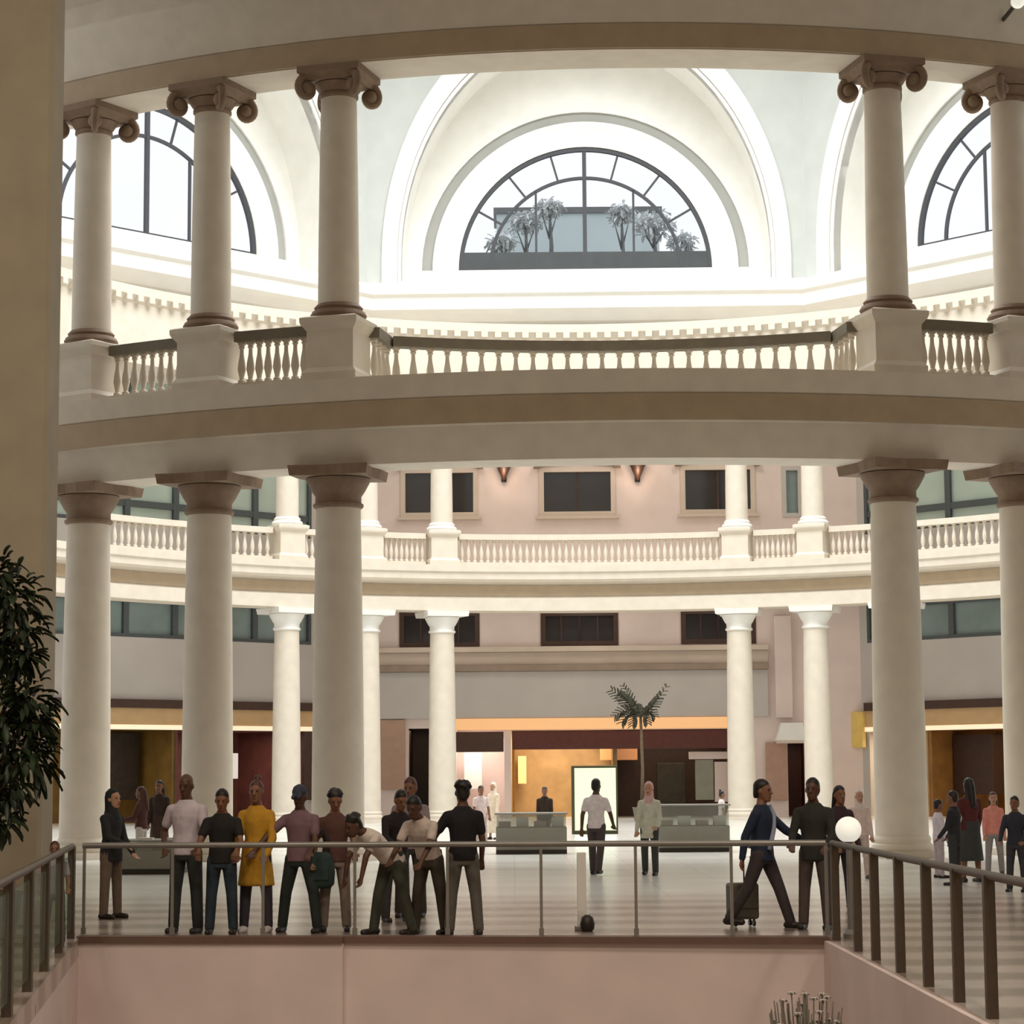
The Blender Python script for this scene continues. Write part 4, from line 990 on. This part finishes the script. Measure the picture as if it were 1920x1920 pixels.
# crowd at the front railing, from the left
person('person in black headscarf and dark top at the left end of the railing', 207, 1722, 1482, face=-120, skin=2, sex='f', top=((38, 40, 42), 'long'), bottom=((112, 96, 82), 'trousers'), scarf=(34, 38, 40), arms=((10, 10, 40, 0), (25, 8, 70, -10)), hem=.78)
_, hl = person('tall bald person in pale lilac shirt and dark trousers', 348, 1749, 1453, face=165, skin=0, top=((206, 196, 204), 'short'), bottom=((48, 52, 50), 'trousers'), hair='bald', arms=((22, 16, 50, 0), (-14, 24, 40, -18)), head=(12, 0))
person('person in black T-shirt and dark blue jeans beside the yellow dress', 415, 1751, 1482, face=178, skin=1, top=((30, 28, 26), 'short'), bottom=((46, 60, 72), 'trousers'), arms=RAIL, head=(14, 0))
person('person in a mustard yellow knee-length dress', 480, 1748, 1466, face=172, skin=1, sex='f', top=((196, 146, 40), 'long'), bottom=((58, 52, 62), 'dress'), hair='bun', hairm=HAIRR, shoe=(226, 216, 216), arms=((16, 10, 40, -8), (16, 10, 40, -8)), skirt_hem=.54, hem=.9)
person('person in dark blue cap and mauve shirt leaning on the rail, legs apart', 562, 1748, 1473, face=168, skin=0, top=((124, 96, 104), 'short'), bottom=((42, 50, 48), 'trousers'), hair='cap', arms=((24, 8, 60, 0), (30, 40, 35, 30)), legs=((4, 13, 0), (-4, 13, 0)), head=(16, 0))
person('person in brown T-shirt and beige grey trousers beside the cap wearer', 628, 1746, 1483, face=186, skin=1, top=((88, 58, 50), 'short'), bottom=((140, 126, 114), 'trousers'), arms=((26, 10, 60, 0), (14, 14, 30, 4)), head=(20, 6), hair='curly')
person('person in white top bending far over the railing', 735, 1752, H=1.72, face=128, lean=52, skin=0, sex='f', top=((222, 212, 202), 'short'), bottom=((70, 72, 60), 'trousers'), arms=((40, 10, 15, 0), (35, 6, 10, 0)), legs=((-8, 12, 4), (12, 10, 6)), hair='curly', head=(-6, 0))
person('person in black top leaning forward behind the bending one in white', 742, 1728, 1480, face=205, lean=14, skin=1, top=((34, 28, 32), 'long'), bottom=((60, 58, 54), 'trousers'), arms=((30, 20, 70, -10), (30, 12, 70, -10)), head=(12, 0))
person('tall person in mauve grey shirt at the back of the group', 770, 1720, 1460, face=175, skin=1, top=((146, 128, 134), 'short'), bottom=((62, 54, 48), 'trousers'), arms=((16, 8, 60, -6), (16, 8, 60, -6)), head=(8, -10), hairm=HAIRR)
person('person in pale beige shirt stooping beside the one in black', 806, 1752, H=1.74, face=152, lean=30, skin=0, top=((206, 192, 182), 'short'), bottom=((66, 60, 50), 'trousers'), arms=((36, 8, 40, -6), (30, 10, 50, -4)), legs=((-4, 7, 2), (4, 8, 2)), hair='short', head=(8, 0))
person('person in black shirt and grey trousers at the right end of the group', 869, 1754, 1466, face=12, skin=0, top=((24, 22, 24), 'short'), bottom=((98, 94, 86), 'trousers'), arms=((14, 30, 60, 0), (6, 10, 22, 2)), legs=((2, 6, 0), (-3, 7, 0)), hair='curly')
# bag on the shoulder between the cap wearer and the brown T-shirt
bp_ = ground(600, 1746); bz = at(600, 1666, bp_.y - .2).z
bag = thing('shoulder_bag', 'large dark teal bag hanging beside the cap wearer', 'bag', (at(601, 1640, bp_.y - .2).x, bp_.y - .2, bz))
mb = MB(); mb.loft([[(.17 * k_ * math.cos(a), .09 * k_ * math.sin(a), z) for a in (2 * PI * q / 16 for q in range(16))] for z, k_ in ((0, .7), (.05, .98), (.2, 1.05), (.36, .9), (.44, .6))]); mb.build('body', cloth('teal_bag', (44, 62, 60)), bag, smooth=True)
mb = MB(); mb.tube([(-.11, 0, .4), (-.05, 0, .62), (.04, 0, .72), (.08, 0, .6), (.1, 0, .4)], .014, 8); mb.build('strap', cloth('teal_bag_strap', (34, 46, 46)), bag, smooth=True)
mb = MB(); mb.box(-.1, .1, -.1, -.08, .1, .26); mb.build('pocket', cloth('teal_bag', (44, 62, 60)), bag, bevel=.02)
# walkers in the middle of the floor
person('person in white shirt walking in front of the white sign', 1119, 1640, 1460, face=-20, skin=0, top=((238, 230, 236), 'short'), bottom=((78, 68, 68), 'trousers'), legs=((14, 3, 6), (-14, 3, 10)), arms=((-20, 10, 0, 4), (24, 12, 40, 0)))
person('person in pink headscarf and pale green top walking right of the white sign', 1219, 1641, 1467, face=165, skin=2, sex='f', top=((206, 208, 192), 'long'), bottom=((62, 66, 62), 'trousers'), scarf=(212, 178, 178), legs=((8, 3, 4), (-8, 3, 6)), arms=((14, 10, 50, -6), (6, 10, 20, 2)), hem=.7)
# right of the middle
_, hn = person('large person in navy jacket with pale strap striding right with a case', 1432, 1740, 1456, face=-118, skin=1, top=((32, 44, 66), 'long'), bottom=((64, 56, 58), 'trousers'), strap=(150, 160, 182), legs=((22, 4, 4), (-20, 4, 14)), arms=((48, 6, 62, 2), (-24, 10, -8, 4)), hem=.82)
person('person in dark green jacket standing by the white globe lamp', 1530, 1742, 1461, face=160, skin=0, top=((44, 46, 40), 'long'), bottom=((84, 72, 68), 'trousers'), arms=((20, 12, 60, -8), (20, 10, 66, -10)), hem=.8)
person('person in dark plum top with long black hair behind the green jacket', 1578, 1704, 1475, face=200, skin=1, sex='f', top=((56, 38, 48), 'long'), bottom=((58, 48, 52), 'trousers'), hair='long', arms=((14, 8, 40, -4), (14, 8, 40, -4)))
person('person in pale pink clothes beside the right tan column', 1614, 1648, 1482, face=190, skin=2, sex='f', top=((222, 204, 198), 'long'), bottom=((206, 188, 182), 'trousers'), scarf=(226, 214, 208))
cs = ground(1393, 1737); cw = 56 * cs.y / FPX; chh = at(1393, 1655, cs.y).z
su = thing('suitcase', 'olive grey wheeled suitcase trailing behind the navy jacket', 'suitcase', (cs.x, cs.y, 0), R_(14))
mb = MB(); mb.box(-cw / 2, cw / 2, -.11, .11, .09, chh); mb.build('body', mat('olive_case', (92, 88, 74), .6, .1, 6), su, bevel=.035)
for x in (-.12, .12):
    for y in (-.07, .07):
        mb = MB(); mb.lathe([(.035, -.015), (.04, 0), (.035, .015)], 14); o = mb.build('wheel', DARKM, su, smooth=True, auto=40); o.location = (x, y, .041); o.rotation_euler = (PI / 2, 0, PI / 2)
        mb = MB(); mb.box(x - .012, x + .012, y - .012, y + .012, .05, .1); mb.build('wheel_fork', DARKM, su)
mb = MB(); mb.tube([(.06, .1, chh - .05), (.06, .1, chh + .3), (.15, .1, chh + .32), (.15, .1, chh - .05)], .01, 8); mb.build('handle', DARKM, su, smooth=True)
mb = MB(); mb.box(-cw / 2 + .03, cw / 2 - .03, -.128, -.108, chh * .42, chh - .09); mb.build('front_pocket', mat('olive_case', (92, 88, 74)), su, bevel=.015)
# far right, beyond the post railing
person('person in maroon top and dark skirt with long black hair', 1822, 1654, 1460, face=20, skin=1, sex='f', top=((86, 34, 34), 'long'), bottom=((62, 64, 64), 'skirt'), hair='long', skirt_hem=.36, arms=((10, 14, 40, 0), (8, 10, 24, 2)))
person('person in salmon pink top behind the maroon one', 1866, 1640, 1486, face=175, skin=2, sex='f', top=((226, 150, 138), 'long'), bottom=((150, 146, 148), 'trousers'), hair='long', hairm=HAIRR)
person('person in white and lilac clothes beside the right tan column base', 1762, 1646, 1500, face=-80, skin=1, top=((222, 214, 226), 'long'), bottom=((190, 180, 188), 'trousers'), hair='short')
person('person in charcoal coat just left of the maroon one', 1792, 1660, 1484, face=60, skin=1, top=((38, 40, 46), 'long'), bottom=((54, 54, 58), 'trousers'), arms=((12, 10, 40, 0), (12, 10, 40, 0)), hem=.72)
person('person in dark navy jacket at the right picture edge', 1908, 1672, 1494, face=150, skin=1, top=((44, 48, 62), 'long'), bottom=((58, 60, 66), 'trousers'), arms=((18, 12, 50, -6), (18, 12, 50, -6)))
# further away
person('person in maroon brown top far off on the left', 264, 1630, 1476, face=80, skin=1, sex='f', top=((86, 50, 46), 'long'), bottom=((212, 204, 200), 'trousers'), hair='long', hairm=HAIRR, arms=((20, 8, 80, -6), (20, 8, 80, -6)))
person('person in long dark brown clothes far off left of the second column', 298, 1622, 1464, face=170, skin=1, sex='f', top=((58, 42, 36), 'long'), bottom=((70, 52, 42), 'skirt'), hair='long', skirt_hem=.14)
person('slim person in dark clothes between the two counters and the white sign', 1022, 1588, 1476, face=175, skin=1, top=((48, 34, 20), 'long'), bottom=((40, 36, 26), 'trousers'), legs=((0, 1, 0), (0, 1, 0)), arms=((2, 4, 6, 0), (2, 4, 6, 0)))
person('person in loose cream clothes right of the black shirted one', 926, 1574, 1468, face=140, skin=2, sex='f', top=((234, 216, 192), 'long'), bottom=((222, 206, 186), 'skirt'), scarf=(236, 222, 204), skirt_hem=.2)
person('person in pinkish white clothes just left of the cream one', 902, 1586, 1474, face=200, skin=1, top=((226, 206, 204), 'short'), bottom=((196, 178, 172), 'trousers'))
person('person in pink white top beside the right inner white column', 1354, 1572, 1484, face=-90, skin=1, sex='f', top=((232, 212, 208), 'short'), bottom=((196, 186, 180), 'trousers'), hair='bun')
person('child in lilac grey top behind the left railing', 100, 1772, H=1.16, face=190, skin=1, top=((156, 146, 158), 'short'), bottom=((96, 92, 104), 'trousers'), hairm=HAIRR, arms=((20, 10, 60, 0), (20, 10, 60, 0)))

bpy.context.view_layer.update()
dg = bpy.context.evaluated_depsgraph_get()
done = []
for o in QUEUE:
    done.append((o, bpy.data.meshes.new_from_object(o.evaluated_get(dg))))
for o, me in done:
    o.modifiers.clear(); old = o.data; o.data = me
    for p in me.polygons: p.use_smooth = True
    if not me.materials: me.materials.append(old.materials[0])
